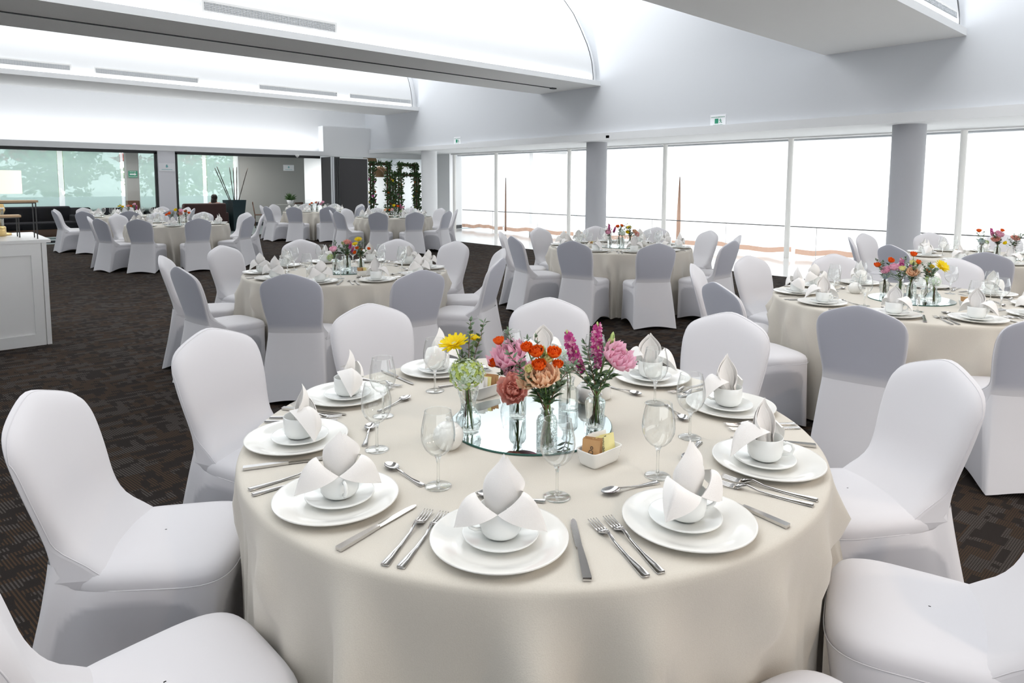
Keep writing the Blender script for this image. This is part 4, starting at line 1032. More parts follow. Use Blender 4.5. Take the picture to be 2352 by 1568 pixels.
def hour_of(tx, ty, ang):
    # twelve o'clock is the side facing away from the viewer
    va = math.degrees(math.atan2(ty, tx)); return HOURS[int(round(((va - ang) % 360) / 30)) % 12]
def unique_hours(tx, ty, angs):
    out = {}; used = set()
    va = math.degrees(math.atan2(ty, tx))
    order = sorted(angs, key=lambda a: (va - a) % 360)
    for a in order:
        h = int(round(((va - a) % 360) / 30)) % 12
        while h in used: h = (h + 1) % 12
        used.add(h); out[a] = HOURS[h]
    return out
ZT = 0.7605
for ti, (tname, (tx, ty), angs, chairs, det) in enumerate(TABLES):
    rnd = random.Random(100 + ti)
    if angs is None:
        a0 = {1: 44, 2: 17, 3: 10, 4: 22}.get(ti, rnd.uniform(0, 36)); angs = [a0 + 36 * k for k in range(10)]
    if chairs is None:
        a1 = {4: 8, 5: 16, 6: 8, 7: 6, 8: 5}.get(ti, 10); chairs = [((a1 + 36 * k + rnd.uniform(-3, 3)) % 360, 1.43 + rnd.uniform(-.03, .05)) for k in range(10)]
    rot_ = rnd.uniform(0, 6) if ti else 0.4
    o = link('tablecloth', tablecloth_mesh(ti + 3, [a for a, _ in chairs], rot_), None, (tx, ty, 0), rot_)
    tag(o, {0: 'beige floor-length cloth over the large round front table', 1: 'beige cloth on the round table behind the front one', 2: 'beige cloth on the round table before the middle grey column',
            3: 'beige cloth on the round table with the big yellow daisy', 4: 'beige cloth on the round table by the thick grey column', 5: 'beige cloth on the round table beyond the white cabinet',
            6: 'beige cloth on the round table by the black sofa', 7: 'beige cloth on the round table by the charcoal partition panel', 8: 'beige cloth on the round table before the leafy flower frames'}[ti], 'tablecloth', 'round table cloths')
    ch = [a for a, _ in chairs]; uh = unique_hours(tx, ty, ch)
    for a, r in chairs:
        t = math.radians(a); rr = r - 0.295
        x, y = tx + rr * math.cos(t), ty + rr * math.sin(t)
        if not seen(x, y, .6, 330, 520): continue
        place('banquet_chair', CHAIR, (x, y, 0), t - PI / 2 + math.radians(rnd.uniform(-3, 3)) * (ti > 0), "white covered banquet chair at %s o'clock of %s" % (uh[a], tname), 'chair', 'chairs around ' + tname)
    uh = unique_hours(tx, ty, angs)
    for a in angs:
        t = math.radians(a); er = (math.cos(t), math.sin(t)); et = (-er[1], er[0]); hr = uh[a]
        def P(tt, rr, z=0): return (tx + er[0] * rr + et[0] * tt, ty + er[1] * rr + et[1] * tt, ZT + z)
        lab = "%s o'clock of " % hr + tname
        j = lambda s_: rnd.uniform(-s_, s_) * (1 if ti else .3)
        px, py = j(.012), 0.742 + j(.008)
        if not seen(*P(px, py)): continue
        place('dinner_plate', CHARGER, P(px, py), rnd.uniform(0, 6), 'wide white dinner plate at ' + lab, 'plate', 'dinner plates on ' + tname)
        sx, sy = px + j(.006) - .0, py - .01
        place('saucer', SAUCER, P(sx, sy, .0078), 0, 'small white saucer at ' + lab, 'saucer', 'saucers on ' + tname)
        cr = t + PI / 2 + rnd.uniform(-.5, .5) if ti else t + {221.1: -1.1, 185.4: 1.2, 148.9: 2.6, 115.3: 2.4, 79: 3.2, 42: 2, 4: 2.2, 331.8: 2.9, 294: 0, 256.6: 1.2}[a]
        if det >= 2:
            place('coffee_cup', CUP, P(sx, sy, .0155), cr, 'white coffee cup at ' + lab, 'cup', 'cups on ' + tname)
        else:
            place('coffee_cup', CUP, P(sx, sy, .0155), cr, 'white coffee cup at ' + lab, 'cup', 'cups on ' + tname)
        nr = {221.1: math.radians(221 - 270), 185.4: -.5, 148.9: 1.2, 115.3: .9, 79: .4, 42: 2.6, 4: 2.2, 331.8: 2.9, 294: 3.1, 256.6: -.2}[a] if ti == 0 else rnd.uniform(0, 2 * PI)
        place('folded_napkin', NAPKINS[rnd.randrange(6) if ti else 1 + int(a) % 5], P(sx, sy, .0155 + .066), nr, 'folded white napkin at ' + lab, 'napkin', 'napkins on ' + tname)
        ga, gr = t + math.radians(13 + (j(2) if ti else 0)), .515 + j(.015)
        place('wine_glass', GLASS, (tx + gr * math.cos(ga), ty + gr * math.sin(ga), ZT), rnd.uniform(0, 6), 'empty wine glass at ' + lab, 'glass', 'wine glasses on ' + tname)
        if det >= 2:
            # handles point outward: local -y is the handle end
            def cut(nm, me, t1, r1, t2, r2, lb, ct, gp):
                ang = math.atan2(et[1] * (t2 - t1) + er[1] * (r2 - r1), et[0] * (t2 - t1) + er[0] * (r2 - r1))
                place(nm, me, P((t1 + t2) / 2, (r1 + r2) / 2, .0006), ang - PI / 2, lb + lab, ct, gp + tname)
            dx, dr = j(.01), j(.008)
            cut('table_knife', KNIFE, .195 + dx, .866 + dr, .158 + dx, .616 + dr, 'steel knife at ', 'knife', 'knives on ')
            cut('fork', FORK, -.192 + dx, .868 + dr, -.152 + dx, .628 + dr, 'inner steel fork at ', 'fork', 'forks on ')
            cut('fork', FORK, -.228 + dx, .862 - dr, -.192 + dx, .618 - dr, 'outer steel fork at ', 'fork', 'forks on ')
            cut('teaspoon', SPOON, .085 + dx, .535 + dr, -.088 + dx, .522 - dr, 'steel teaspoon at ', 'spoon', 'teaspoons on ')
#@@FLOWERS
# ------------------------------------------------------------------ centrepieces
def petal(s, T, L_, W_, cup=.3, bend=.4, ruf=0.0, mi=0, ph=0.0, tip=.75):
    nt, nu = 6, (9 if ruf > .05 else 5); P = []
    for i in range(nt):
        t = i / (nt - 1); w_ = W_ / 2 * (math.sin(PI * (.13 + .74 * t ** tip)) ** .8); row = []
        a = bend * t
        for j in range(nu):
            u = -1 + 2 * j / (nu - 1)
            x = u * w_; y = L_ * t * math.cos(a); z = L_ * t * math.sin(a) + cup * W_ * u * u * .5 + ruf * t * t * (math.sin(5 * u + ph) + (.5 * math.sin(11 * u + 2 * ph) if nu > 5 else 0))
            row.append(T @ Vector((x, y, z)))
        P.append(row)
    s.grid(P, mi)
def RZ(a): return Matrix.Rotation(a, 4, 'Z')
def RX(a): return Matrix.Rotation(a, 4, 'X')
def TR(*v): return Matrix.Translation(v)
def ranunculus(m, seed):
    r = random.Random(seed); s = MB()
    for k, (n, rad, tilt, L_) in enumerate(((7, .08, .35, .50), (7, .10, .75, .46), (6, .09, 1.05, .42), (5, .06, 1.3, .36), (4, .03, 1.45, .30))):
        for i in range(n):
            a = 2 * PI * i / n + k * .5 + r.uniform(-.1, .1)
            petal(s, RZ(a) @ TR(0, rad, -.15 + .03 * k) @ RX(tilt), L_, .50 - .05 * k, .40, .55, .02, 0, r.random() * 6)
    s.lathe([(.01, .02), (.13, .06), (.16, .15), (.05, .26), (.001, .27)], 10, 1)
    return s.mesh('bloom', [m, 'bud'])
def lisianthus(m, seed):
    r = random.Random(seed); s = MB()
    for k, (n, rad, tilt, L_) in enumerate(((7, .05, .12, .60), (7, .05, .42, .56), (6, .04, .78, .48), (5, .03, 1.1, .40), (3, .01, 1.3, .32))):
        for i in range(n):
            a = 2 * PI * i / n + k * .55 + r.uniform(-.15, .15)
            petal(s, RZ(a) @ TR(0, rad, -.1) @ RX(tilt), L_ * r.uniform(.92, 1.08), .58 - .06 * k, .22, .5, .085, 0, r.random() * 6, .6)
    return s.mesh('bloom', m)
def daisy(m, seed):
    r = random.Random(seed); s = MB()
    for k, (n, tilt, L_) in enumerate(((15, .05, .5), (13, .25, .45), (9, .6, .30))):
        for i in range(n):
            petal(s, RZ(2 * PI * i / n + k * .3 + r.uniform(-.08, .08)) @ TR(0, .06, .01 * k) @ RX(tilt + r.uniform(-.1, .1)), L_, .15, .25, .15, 0, 0, 0, .9)
    s.lathe([(.11, .02), (.09, .07), (.001, .09)], 12, 1)
    return s.mesh('bloom', [m, 'cream'])
def hydrangea(m, m2, seed):
    r = random.Random(seed); s = MB(); n = 230
    for k in range(n):
        z = 1 - 1.6 * (k + .5) / n; q = math.sqrt(max(0, 1 - z * z)); a = k * 2.39996
        d = Vector((q * math.cos(a), q * math.sin(a), z)); c = d * r.uniform(.38, .5); c.z *= .85
        R0 = d.to_track_quat('Z', 'Y').to_matrix().to_4x4()
        mi = 0 if r.random() < .6 else 1
        for i in range(4):
            T = TR(*c) @ R0 @ RZ(i * PI / 2 + k) @ RX(r.uniform(.0, .5))
            w_ = .046 * r.uniform(.8, 1.15)
            s.add([T @ Vector((0, 0, 0)), T @ Vector((w_ * .8, w_ * .8, .01)), T @ Vector((0, w_ * 1.6, .0)), T @ Vector((-w_ * .8, w_ * .8, .01))], [(0, 1, 2, 3)], mi)
    s.lathe([(.001, -.30), (.22, -.2), (.34, 0), (.30, .2), (.15, .34), (.001, .38)], 12, 1)
    return s.mesh('bloom', [m, m2])
def stock(m, m2, seed):
    r = random.Random(seed); s = MB(); n = 26
    for k in range(n):
        z = -.62 + 1.25 * k / n; a = k * 2.4; rad = .16 * (1 - .45 * max(0, z))
        R0 = Vector((math.cos(a), math.sin(a), .3)).to_track_quat('Z', 'Y').to_matrix().to_4x4()
        c = Vector((rad * math.cos(a) * .6, rad * math.sin(a) * .6, z)); sz = .22 * (1 - .45 * max(0, z)) * r.uniform(.8, 1.15)
        for i in range(5):
            petal(s, TR(*c) @ R0 @ RZ(i * 2 * PI / 5) @ RX(.35), sz, sz * .75, .2, .3, .02, 0 if r.random() < .65 else 1, r.random() * 6)
    s.lathe([(.03, .55), (.06, .64), (.04, .73), (.001, .78)], 10, 2)
    return s.mesh('bloom', [m, m2, 'bud'])
def budm(seed):
    s = MB()
    s.lathe([(.02, -.5), (.14, -.35), (.20, -.1), (.17, .15), (.09, .40), (.001, .52)], 14)
    for i in range(4): petal(s, RZ(i * PI / 2) @ TR(0, .16, -.45) @ RX(1.45), .75, .12, .2, .1, 0, 1)
    return s.mesh('bloom', ['bud', 'stem'])
BL = {
    'orange': [ranunculus('orange', k) for k in (1, 2)], 'pink': [lisianthus('pink', 3)], 'peach': [lisianthus('peach', 4)], 'coral': [lisianthus('coral', 5)],
    'pinkrose': [ranunculus('pink', 6)], 'lime': [ranunculus('cream', 7)], 'daisy': [daisy('yellow', 8)], 'yellow': [ranunculus('yellow', 9)],
    'greenhydrangea': [hydrangea('hydra', 'lime', 10)], 'whitehydrangea': [hydrangea('hydra', 'signwhite', 11)], 'bluehydrangea': [hydrangea('blueh', 'hydra', 12)],
    'stock': [stock('magenta', 'pink', 13)], 'bud': [budm(14)]}
WORDS = {'orange': 'orange ranunculus', 'pink': 'ruffled pink lisianthus', 'peach': 'peach lisianthus', 'coral': 'coral lisianthus', 'pinkrose': 'pink rose', 'lime': 'pale yellow rose', 'daisy': 'yellow daisy',
         'yellow': 'yellow button bloom', 'greenhydrangea': 'lime-green hydrangea', 'whitehydrangea': 'white hydrangea', 'bluehydrangea': 'pale blue hydrangea', 'stock': 'magenta stock spike', 'bud': 'closed green bud'}
def leaf(s, p, d, L_, W_, rnd, mi=0):
    d = d.normalized(); sd = d.cross(Vector((rnd.uniform(-.4, .4), rnd.uniform(-.4, .4), 1))).normalized() * W_ / 2; up = sd.cross(d).normalized() * L_ * .08
    s.add([p, p + d * L_ * .3 + sd * .85, p + d * L_ * .65 + sd * .8 - up * .4, p + d * L_ - up * 2, p + d * L_ * .65 - sd * .8 - up * .4, p + d * L_ * .3 - sd * .85, p + d * L_ * .5 + up],
          [(0, 1, 6), (1, 2, 6), (2, 3, 6), (3, 4, 6), (4, 5, 6), (5, 0, 6)], mi, True)
def curve(a, b, bulge, n=8):
    a, b = Vector(a), Vector(b); return [a.lerp(b, t) + Vector(bulge) * math.sin(PI * t) for t in np.linspace(0, 1, n)]
FROOT = {}
def flower(kind, base, mouth, head, size, label, group, facing=None, leaves=2, rnd=random.Random(5)):
    base, mouth, head = Vector(base) + Vector((rnd.uniform(-.014, .014), rnd.uniform(-.014, .014), rnd.uniform(0, .012))), Vector(mouth) + Vector((rnd.uniform(-.007, .007), rnd.uniform(-.007, .007), 0)), Vector(head)
    root = link('cut_flower', None, None, base); tag(root, label, 'flower', group)
    root.name = {'orange': 'ranunculus', 'pink': 'lisianthus', 'peach': 'lisianthus', 'coral': 'lisianthus', 'pinkrose': 'rose', 'lime': 'rose', 'daisy': 'daisy', 'yellow': 'button_flower', 'stock': 'stock_flower', 'bud': 'flower_bud'}.get(kind, 'hydrangea')
    s = MB(); m1 = mouth - base; h1 = head - base
    pts = [Vector((0, 0, 0)), m1 * .5, m1] + [m1.lerp(h1, t) + Vector((0, 0, .012 * math.sin(PI * t))) for t in (.3, .6, .85, 1.0)]
    s.tube(pts, .0019 if kind != 'greenhydrangea' else .003, 6)
    link('stem', s.mesh('stem', 'stem' if kind != 'bud' else 'stem'), root)
    if leaves:
        s = MB()
        for k in range(leaves):
            t = rnd.uniform(.15, .85); p = m1.lerp(h1, t); a = rnd.uniform(0, 2 * PI)
            leaf(s, p, Vector((math.cos(a), math.sin(a), rnd.uniform(.1, .9))), rnd.uniform(.028, .048), .017, rnd)
        link('foliage', s.mesh('foliage', 'leaf'), root)
    f = Vector(facing) if facing else ((h1 - m1).normalized() + Vector((-CF[0], -CF[1], .35)) * .55 + Vector((rnd.uniform(-.25, .25), rnd.uniform(-.25, .25), 0)))
    if f.z < .25: f = Vector((-CF[0], -CF[1], .7))
    if kind in ('stock', 'bud'): f = (h1 - m1).normalized() + Vector((0, 0, .6))
    q = link('bloom', rnd.choice(BL[kind]), root, h1); q.rotation_mode = 'QUATERNION'; q.rotation_quaternion = f.to_track_quat('Z', 'Y'); q.scale = (size * (1.0 if kind == 'bud' or 'hydrangea' in kind else 1.5 if kind == 'stock' else 1.45 if kind in ('orange', 'lime', 'yellow', 'pinkrose') else 1.25),) * 3
    return root
def sprig(base, mouth, tip, label, group, rnd, nl=9, lw=.018, ll=.036, m='euca'):
    base, mouth, tip = Vector(base) + Vector((rnd.uniform(-.014, .014), rnd.uniform(-.014, .014), rnd.uniform(0, .012))), Vector(mouth) + Vector((rnd.uniform(-.007, .007), rnd.uniform(-.007, .007), 0)), Vector(tip)
    root = link('eucalyptus_sprig', None, None, base); tag(root, label, 'greenery', group)
    m1, t1 = mouth - base, tip - base
    pts = [Vector((0, 0, 0)), m1] + [m1.lerp(t1, t) + Vector((rnd.uniform(-.004, .004), rnd.uniform(-.004, .004), .02 * math.sin(PI * t))) for t in np.linspace(.15, 1, 7)]
    s = MB(); s.tube(pts, [.0017] * 3 + [.0014] * 3 + [.001] * 3, 5); link('stem', s.mesh('stem', 'twig'), root)
    s = MB()
    for k in range(nl):
        t = .12 + .88 * k / (nl - 1); p = m1.lerp(t1, t) + Vector((0, 0, .02 * math.sin(PI * t))); d0 = (t1 - m1).normalized(); a = rnd.uniform(0, PI)
        sd = Vector((math.cos(a), math.sin(a), 0))
        for g in (-1, 1):
            leaf(s, p, sd * g + d0 * .7 + Vector((0, 0, rnd.uniform(-.2, .3))), ll * (1.15 - .5 * t) * rnd.uniform(.85, 1.15), lw * (1.1 - .45 * t), rnd)
    leaf(s, t1, d0, ll * .6, lw * .6, rnd)
    link('foliage', s.mesh('foliage', m), root)
    return root

def vase_mesh(kind):
    s = MB(); n = 48
    if kind == 'twist':
        pr = [(.001, .004), (.030, .004), (.033, .0), (.034, .004), (.040, .025), (.039, .045), (.030, .062), (.0225, .078), (.0245, .100), (.031, .125), (.0335, .142), (.031, .148)]
        s.lathe(pr, n, fn=lambda r, z, a: r * (1 + .05 * math.sin(9 * (a + z * 14))) if z > .01 else r); m = 'vase_ripple'
    elif kind == 'ribbed':
        pr = [(.001, .004), (.026, .004), (.027, 0), (.028, .004), (.028, .075), (.024, .086), (.015, .095), (.014, .112), (.017, .116)]
        s.lathe(pr, 96, fn=lambda r, z, a: r * (1 + .045 * math.sin(24 * a)) if .005 < z < .09 else r); m = 'vase'
    elif kind == 'cut':
        pr = [(.001, .004), (.028, .004), (.030, 0), (.031, .006), (.031, .092), (.027, .104), (.018, .112), (.017, .124), (.0205, .128)]
        s.lathe(pr, 64, fn=lambda r, z, a: r * (1 + .03 * math.sin(10 * a + z * 160) * math.sin(10 * a - z * 160)) if .008 < z < .095 else r); m = 'vase_cut'
    elif kind == 'octagon':
        pr = [(.001, .004), (.032, .004), (.034, 0), (.0345, .006), (.0345, .064), (.031, .074), (.019, .082), (.0185, .098), (.022, .112)]
        s.lathe(pr, 8, smooth=False); m = 'vase'
    elif kind == 'tumbler':
        pr = [(.001, .004), (.024, .004), (.026, 0), (.0275, .004), (.029, .03), (.031, .06), (.0335, .086), (.030, .094), (.020, .098), (.0195, .108), (.0225, .112)]
        s.lathe(pr, 48, fn=lambda r, z, a: r * (1 + .03 * math.sin(8 * a)) if .005 < z < .09 else r); m = 'vase_ripple'
    else:
        pr = [(.001, .004), (.035, .004), (.045, .02), (.046, .045), (.038, .066), (.020, .085), (.018, .105), (.022, .112)]
        s.lathe(pr, 48); m = 'vase'
    return s.mesh('vase_body', m), pr[-1][1], pr
def rim_mesh(r, z):
    s = MB(); s.tube([(r * math.cos(a), r * math.sin(a), z) for a in np.linspace(0, 2 * PI, 33)], .0012, 6, cap=False); return s.mesh('rim', 'glass')
VM = {k: vase_mesh(k) for k in ('twist', 'ribbed', 'cut', 'octagon', 'tumbler', 'bulb')}
VR = {k: rim_mesh(v[2][-1][0], v[1]) for k, v in VM.items()}
M['water'] = thin_glass('vase_water', (0.95, 0.975, 0.965), (0.5, 0.6, 0.56))
VWAT = {}
for k_, v_ in VM.items():
    s = MB(); zz = v_[1] * .55
    pr = [(.001, .006)] + [(max(.001, r - .003), z) for r, z in v_[2][3:] if z < zz]
    pr += [(pr[-1][0], zz), (.001, zz)]
    s.lathe(pr, 32); VWAT[k_] = s.mesh('water', 'water')
VNAME = {'twist': 'twisted bulb-shaped', 'ribbed': 'ribbed cylindrical', 'cut': 'diamond-cut', 'octagon': 'eight-sided', 'tumbler': 'rippled tumbler-shaped', 'bulb': 'round-bellied'}
ZM = ZT + .0065
def vase(kind, x, y, where):
    place('bud_vase', [('vase_body', VM[kind][0]), ('rim', VR[kind])], (x, y, ZM), 0, VNAME[kind] + ' glass vase on the mirror of ' + where, 'vase', 'vases on ' + where)
    return Vector((x, y, ZM + .008)), Vector((x, y, ZM + VM[kind][1] - .004))
s = MB(); s.lathe([(.001, 0.0062), (.268, 0.0062)], 96, 0); s.lathe([(.268, .0062), (.270, .0052), (.270, .0008), (.268, 0), (.001, 0)], 96, 1)
MIRROR = s.mesh('round_mirror', ['mirror', 'mirror_edge'])

def pot_parts():
    s = MB(); s.lathe([(.001, 0), (.026, 0), (.030, .003), (.042, .018), (.047, .036), (.044, .055), (.034, .068), (.028, .071)], 40)
    a = s.mesh('pot_body', 'porcelain')
    s = MB(); s.lathe([(.031, .0695), (.029, .074), (.016, .080), (.005, .083), (.0045, .087), (.008, .091), (.008, .096), (.001, .099)], 32)
    b = s.mesh('lid', 'porcelain')
    return [('pot_body', a), ('lid', b)]
POT = pot_parts()
def creamer_parts():
    s = MB(); s.lathe([(.001, 0), (.022, 0), (.028, .004), (.031, .025), (.026, .052), (.022, .066), (.024, .076), (.0225, .076), (.020, .066), (.024, .05), (.001, .012)], 36,
                      fn=lambda r, z, a: r * (1 + (.35 * max(0, math.cos(a)) ** 8 if z > .066 else 0)))
    a = s.mesh('jug_body', 'porcelain')
    s = MB(); s.tube([(-.022, 0, .066), (-.040, 0, .064), (-.044, 0, .045), (-.034, 0, .026), (-.028, 0, .022)], .0035, 8)
    return [('jug_body', a), ('handle', s.mesh('handle', 'porcelain'))]
CREAMER = creamer_parts()
def caddy_mesh():
    bm = bmesh.new()
    def ring(hx, hy, z, n=24):
        out = []
        for k in range(n):
            a = 2 * PI * (k + .5) / n; c, sn = math.cos(a), math.sin(a); p = 7
            out.append((hx * math.copysign(abs(c) ** (2 / p), c), hy * math.copysign(abs(sn) ** (2 / p), sn), z))
        return out
    s = MB(); R_ = [ring(.001, .001, 0), ring(.050, .028, 0), ring(.054, .031, .003)]
    for k in range(9):
        z = .006 + .0045 * k; R_.append(ring(.0555 + .001 * k + (.0006 if k % 2 else 0), .0325 + .0007 * k + (.0006 if k % 2 else 0), z))
    R_ += [ring(.065, .0395, .047), ring(.063, .0375, .048), ring(.0605, .035, .045), ring(.053, .030, .005), ring(.001, .001, .005)]
    s.grid(R_, wrap=True); return s.mesh('packet_caddy', 'porcelain')
CADDY = caddy_mesh()
def packet(m):
    s = MB(); n = 6; P = []; Q = []
    for i in range(n):
        t = i / (n - 1); b = .0022 * math.sin(PI * t)
        P.append([(x, -b * (1 - (x / .026) ** 2), .003 + .066 * t) for x in np.linspace(-.026, .026, 5)]); Q.append([(x, b * (1 - (x / .026) ** 2) + .0004, .003 + .066 * t) for x in np.linspace(-.026, .026, 5)])
    s.grid(P); s.grid([r[::-1] for r in Q]); return s.mesh('sugar_packet', m)
PK = {k: packet('packet_' + k) for k in ('brown', 'yellow', 'white')}
def caddy(x, y, rz, where, order, front=None, tag_=''):
    place('packet_caddy', CADDY, (x, y, ZT), rz, 'white ribbed porcelain packet caddy %son %s' % (tag_, where), 'caddy', 'packet caddies')
    k = 0; cnt = {}
    for i, c in enumerate(order):
        u = -.047 + .094 * (i + .5) / len(order); cnt[c] = cnt.get(c, 0) + 1
        T = TR(x, y, ZT + .0055) @ RZ(rz) @ TR(u, .002 * ((i % 3) - 1), .0)
        o = link('sugar_packet', PK[c]); o.matrix_world = T @ RZ(-PI / 2 + .5 + .10 * ((i * 7) % 3 - 1)) @ RX(-.20 + .05 * ((i * 5) % 3))
        num = ['first', 'second', 'third', 'fourth', 'fifth', 'sixth', 'seventh'][cnt[c] - 1]
        tag(o, '%s %s sweetener packet in the caddy %son %s' % (num, c, tag_, where), 'packet', 'packets in the caddy %son %s' % (tag_, where))
        if front and i in front:
            q = txt(front[i], .0165, 'ink', o, (0.006, -.0034, .038), (PI / 2, -PI / 2, 0), .0002)

def bouquet_set(where, x, y, spec, rnd, scale=1.0):
    """spec: {vase kind: ((dx, dy), [(flower kind, head dx, dy, dz, size)...], sprigs)}"""
    for vk, (off, fl, sp) in spec.items():
        b, m = vase(vk, x + off[0], y + off[1], where)
        seen_k = {}
        for (k, dx, dy, dz, sz) in fl:
            seen_k[k] = seen_k.get(k, 0) + 1
            w_ = ['', 'second ', 'third ', 'fourth '][seen_k[k] - 1]
            flower(k, b, m, m + Vector((dx, dy, dz)), sz, '%s%s in the %s vase, %s' % (w_, WORDS[k], VNAME[vk].split('-')[0] if False else VNAME[vk], where), 'flowers on ' + where, rnd=rnd)
        for i in range(sp + 2):
            a = rnd.uniform(0, 2 * PI); r_ = rnd.uniform(.02, .085)
            sprig(b, m, m + Vector((r_ * math.cos(a), r_ * math.sin(a), rnd.uniform(.05, .17))), '%sleafy sprig in the %s vase on %s' % (['', 'second ', 'third ', 'fourth ', 'fifth '][i], VNAME[vk], where), 'sprigs on ' + where, rnd)

# the front table, vase by vase (positions read at each vase's own distance)
rnd = random.Random(42)
TX, TY = TABLES[0][1]
WH = TABLES[0][0]
place('round_mirror', MIRROR, (TX + .012, TY + .012, ZT), 0, 'round mirror under the vases on the front table', 'mirror', 'round table mirrors')
def front_vase(kind, dx, dy, blooms, sprigs):
    b, m = vase(kind, TX + dx, TY + dy, WH)
    w_ = float((np.array([m.x, m.y, m.z - EYE])) @ CF)
    for (k, px, py, dw, size, lb) in blooms:
        flower(k, b, m, at_depth(px, py, w_ + dw), size, lb + ' on the front table', 'flowers on ' + WH, rnd=rnd, leaves=5)
    for (px, py, dw, lb, nl) in sprigs:
        sprig(b, m, at_depth(px, py, w_ + dw), lb + ' on the front table', 'sprigs on ' + WH, rnd, nl)
front_vase('twist', -.194, .086,
    [('greenhydrangea', 1072, 858, -.01, .118, 'lime-green hydrangea head in the twisted vase'), ('daisy', 1043, 791, 0, .072, 'open yellow daisy above the hydrangea'), ('daisy', 1089, 778, .03, .036, 'small yellow daisy beside the tall sprig'), ('whitehydrangea', 1094, 842, .02, .022, 'tiny white floret by the hydrangea')],
    [(1081, 738, .02, 'tallest eucalyptus sprig in the twisted vase', 11), (1112, 742, .03, 'curving eucalyptus sprig in the twisted vase', 10), (1062, 815, .02, 'low eucalyptus sprig in the twisted vase', 8)])
front_vase('ribbed', .016, .08,
    [('pink', 1172, 826, 0, .100, 'wide pink lisianthus in the ribbed vase'), ('pink', 1196, 868, .0, .100, 'lower pink lisianthus in the ribbed vase'), ('coral', 1178, 897, -.07, .080, 'coral lisianthus drooping over the ribbed vase'), ('orange', 1147, 786, .02, .036, 'orange ranunculus standing highest over the ribbed vase'), ('orange', 1134, 836, -.02, .030, 'orange ranunculus hanging beside the ribbed vase')],
    [(1168, 762, .03, 'thin-leaved sprig rising from the ribbed vase', 10), (1152, 862, -.03, 'leafy sprig bending down beside the ribbed vase', 8), (1210, 780, .03, 'slender sprig arching behind the ribbed vase', 9)])
front_vase('cut', -.118, -.195,
    [('orange', 1211, 801, .03, .034, 'half-open orange ranunculus in the diamond-cut vase'), ('orange', 1234, 812, .01, .042, 'orange ranunculus in the middle of the diamond-cut vase'), ('orange', 1272, 814, .01, .040, 'round orange ranunculus at the edge of the diamond-cut vase'), ('orange', 1239, 843, -.01, .040, 'orange ranunculus just above the peach lisianthus'), ('orange', 1281, 840, 0, .030, 'small orange ranunculus below the round one'),
     ('lime', 1257, 827, .02, .038, 'pale yellow rose between the orange blooms'), ('lime', 1217, 849, -.01, .026, 'small pale yellow rose low in the diamond-cut vase'), ('bud', 1249, 806, .02, .034, 'green bud above the pale yellow rose'), ('peach', 1250, 872, -.02, .075, 'peach lisianthus in the diamond-cut vase'), ('peach', 1222, 878, .01, .060, 'paler peach lisianthus behind the open one')],
    [(1190, 858, -.02, 'broad sprig reaching out of the diamond-cut vase', 8), (1232, 775, .02, 'short upright sprig over the orange blooms', 8), (1318, 838, 0, 'long eucalyptus sprig reaching toward the magenta stocks', 11), (1292, 884, -.03, 'low eucalyptus sprig of the diamond-cut vase', 8), (1170, 815, .0, 'crossing sprig over the pink lisianthus', 9)])
front_vase('octagon', .209, .024,
    [('whitehydrangea', 1300, 818, 0, .085, 'white hydrangea head in the eight-sided vase')],
    [(1287, 836, 0, 'small sprig in the eight-sided vase', 6)])
front_vase('tumbler', .136, -.164,
    [('stock', 1313, 797, .02, .052, 'magenta stock spike closest to the orange blooms'), ('stock', 1371, 780, .03, .052, 'taller magenta stock beside the green buds'), ('stock', 1373, 822, .0, .034, 'short magenta stock spike'), ('stock', 1330, 830, .0, .034, 'low magenta stock spike'), ('pink', 1414, 828, -.01, .088, 'ruffled pink lisianthus in the tumbler vase'), ('bud', 1406, 776, .01, .042, 'tall closed green bud above the pink lisianthus'), ('bud', 1398, 790, .02, .040, 'second green bud beside the tall one'), ('bud', 1436, 810, .0, .028, 'small green bud behind the pink lisianthus')],
    [(1342, 790, 0, 'upright sprig among the magenta stocks', 9), (1300, 842, -.02, 'sprig leaning toward the orange blooms', 8), (1356, 850, .02, 'fine brown-stemmed sprig of the tumbler vase', 9), (1400, 870, -.02, 'low sprig beneath the pink lisianthus', 7)])
a0 = Vector(on_z(1367, 1082, ZT)); a1 = Vector(on_z(1438, 1052, ZT)); a2 = Vector(on_z(1334, 1052, ZT))
dA = (a1 - a0).normalized(); nA = (a2 - a0).normalized(); cA = a0 + dA * .056 + Vector((-dA.y, dA.x, 0)) * .034
aA = math.atan2(dA.y, dA.x)
place('packet_caddy', CADDY, (cA.x, cA.y, ZT), aA, 'white ribbed porcelain packet caddy in front of the mirror on the front table', 'caddy', 'packet caddies')
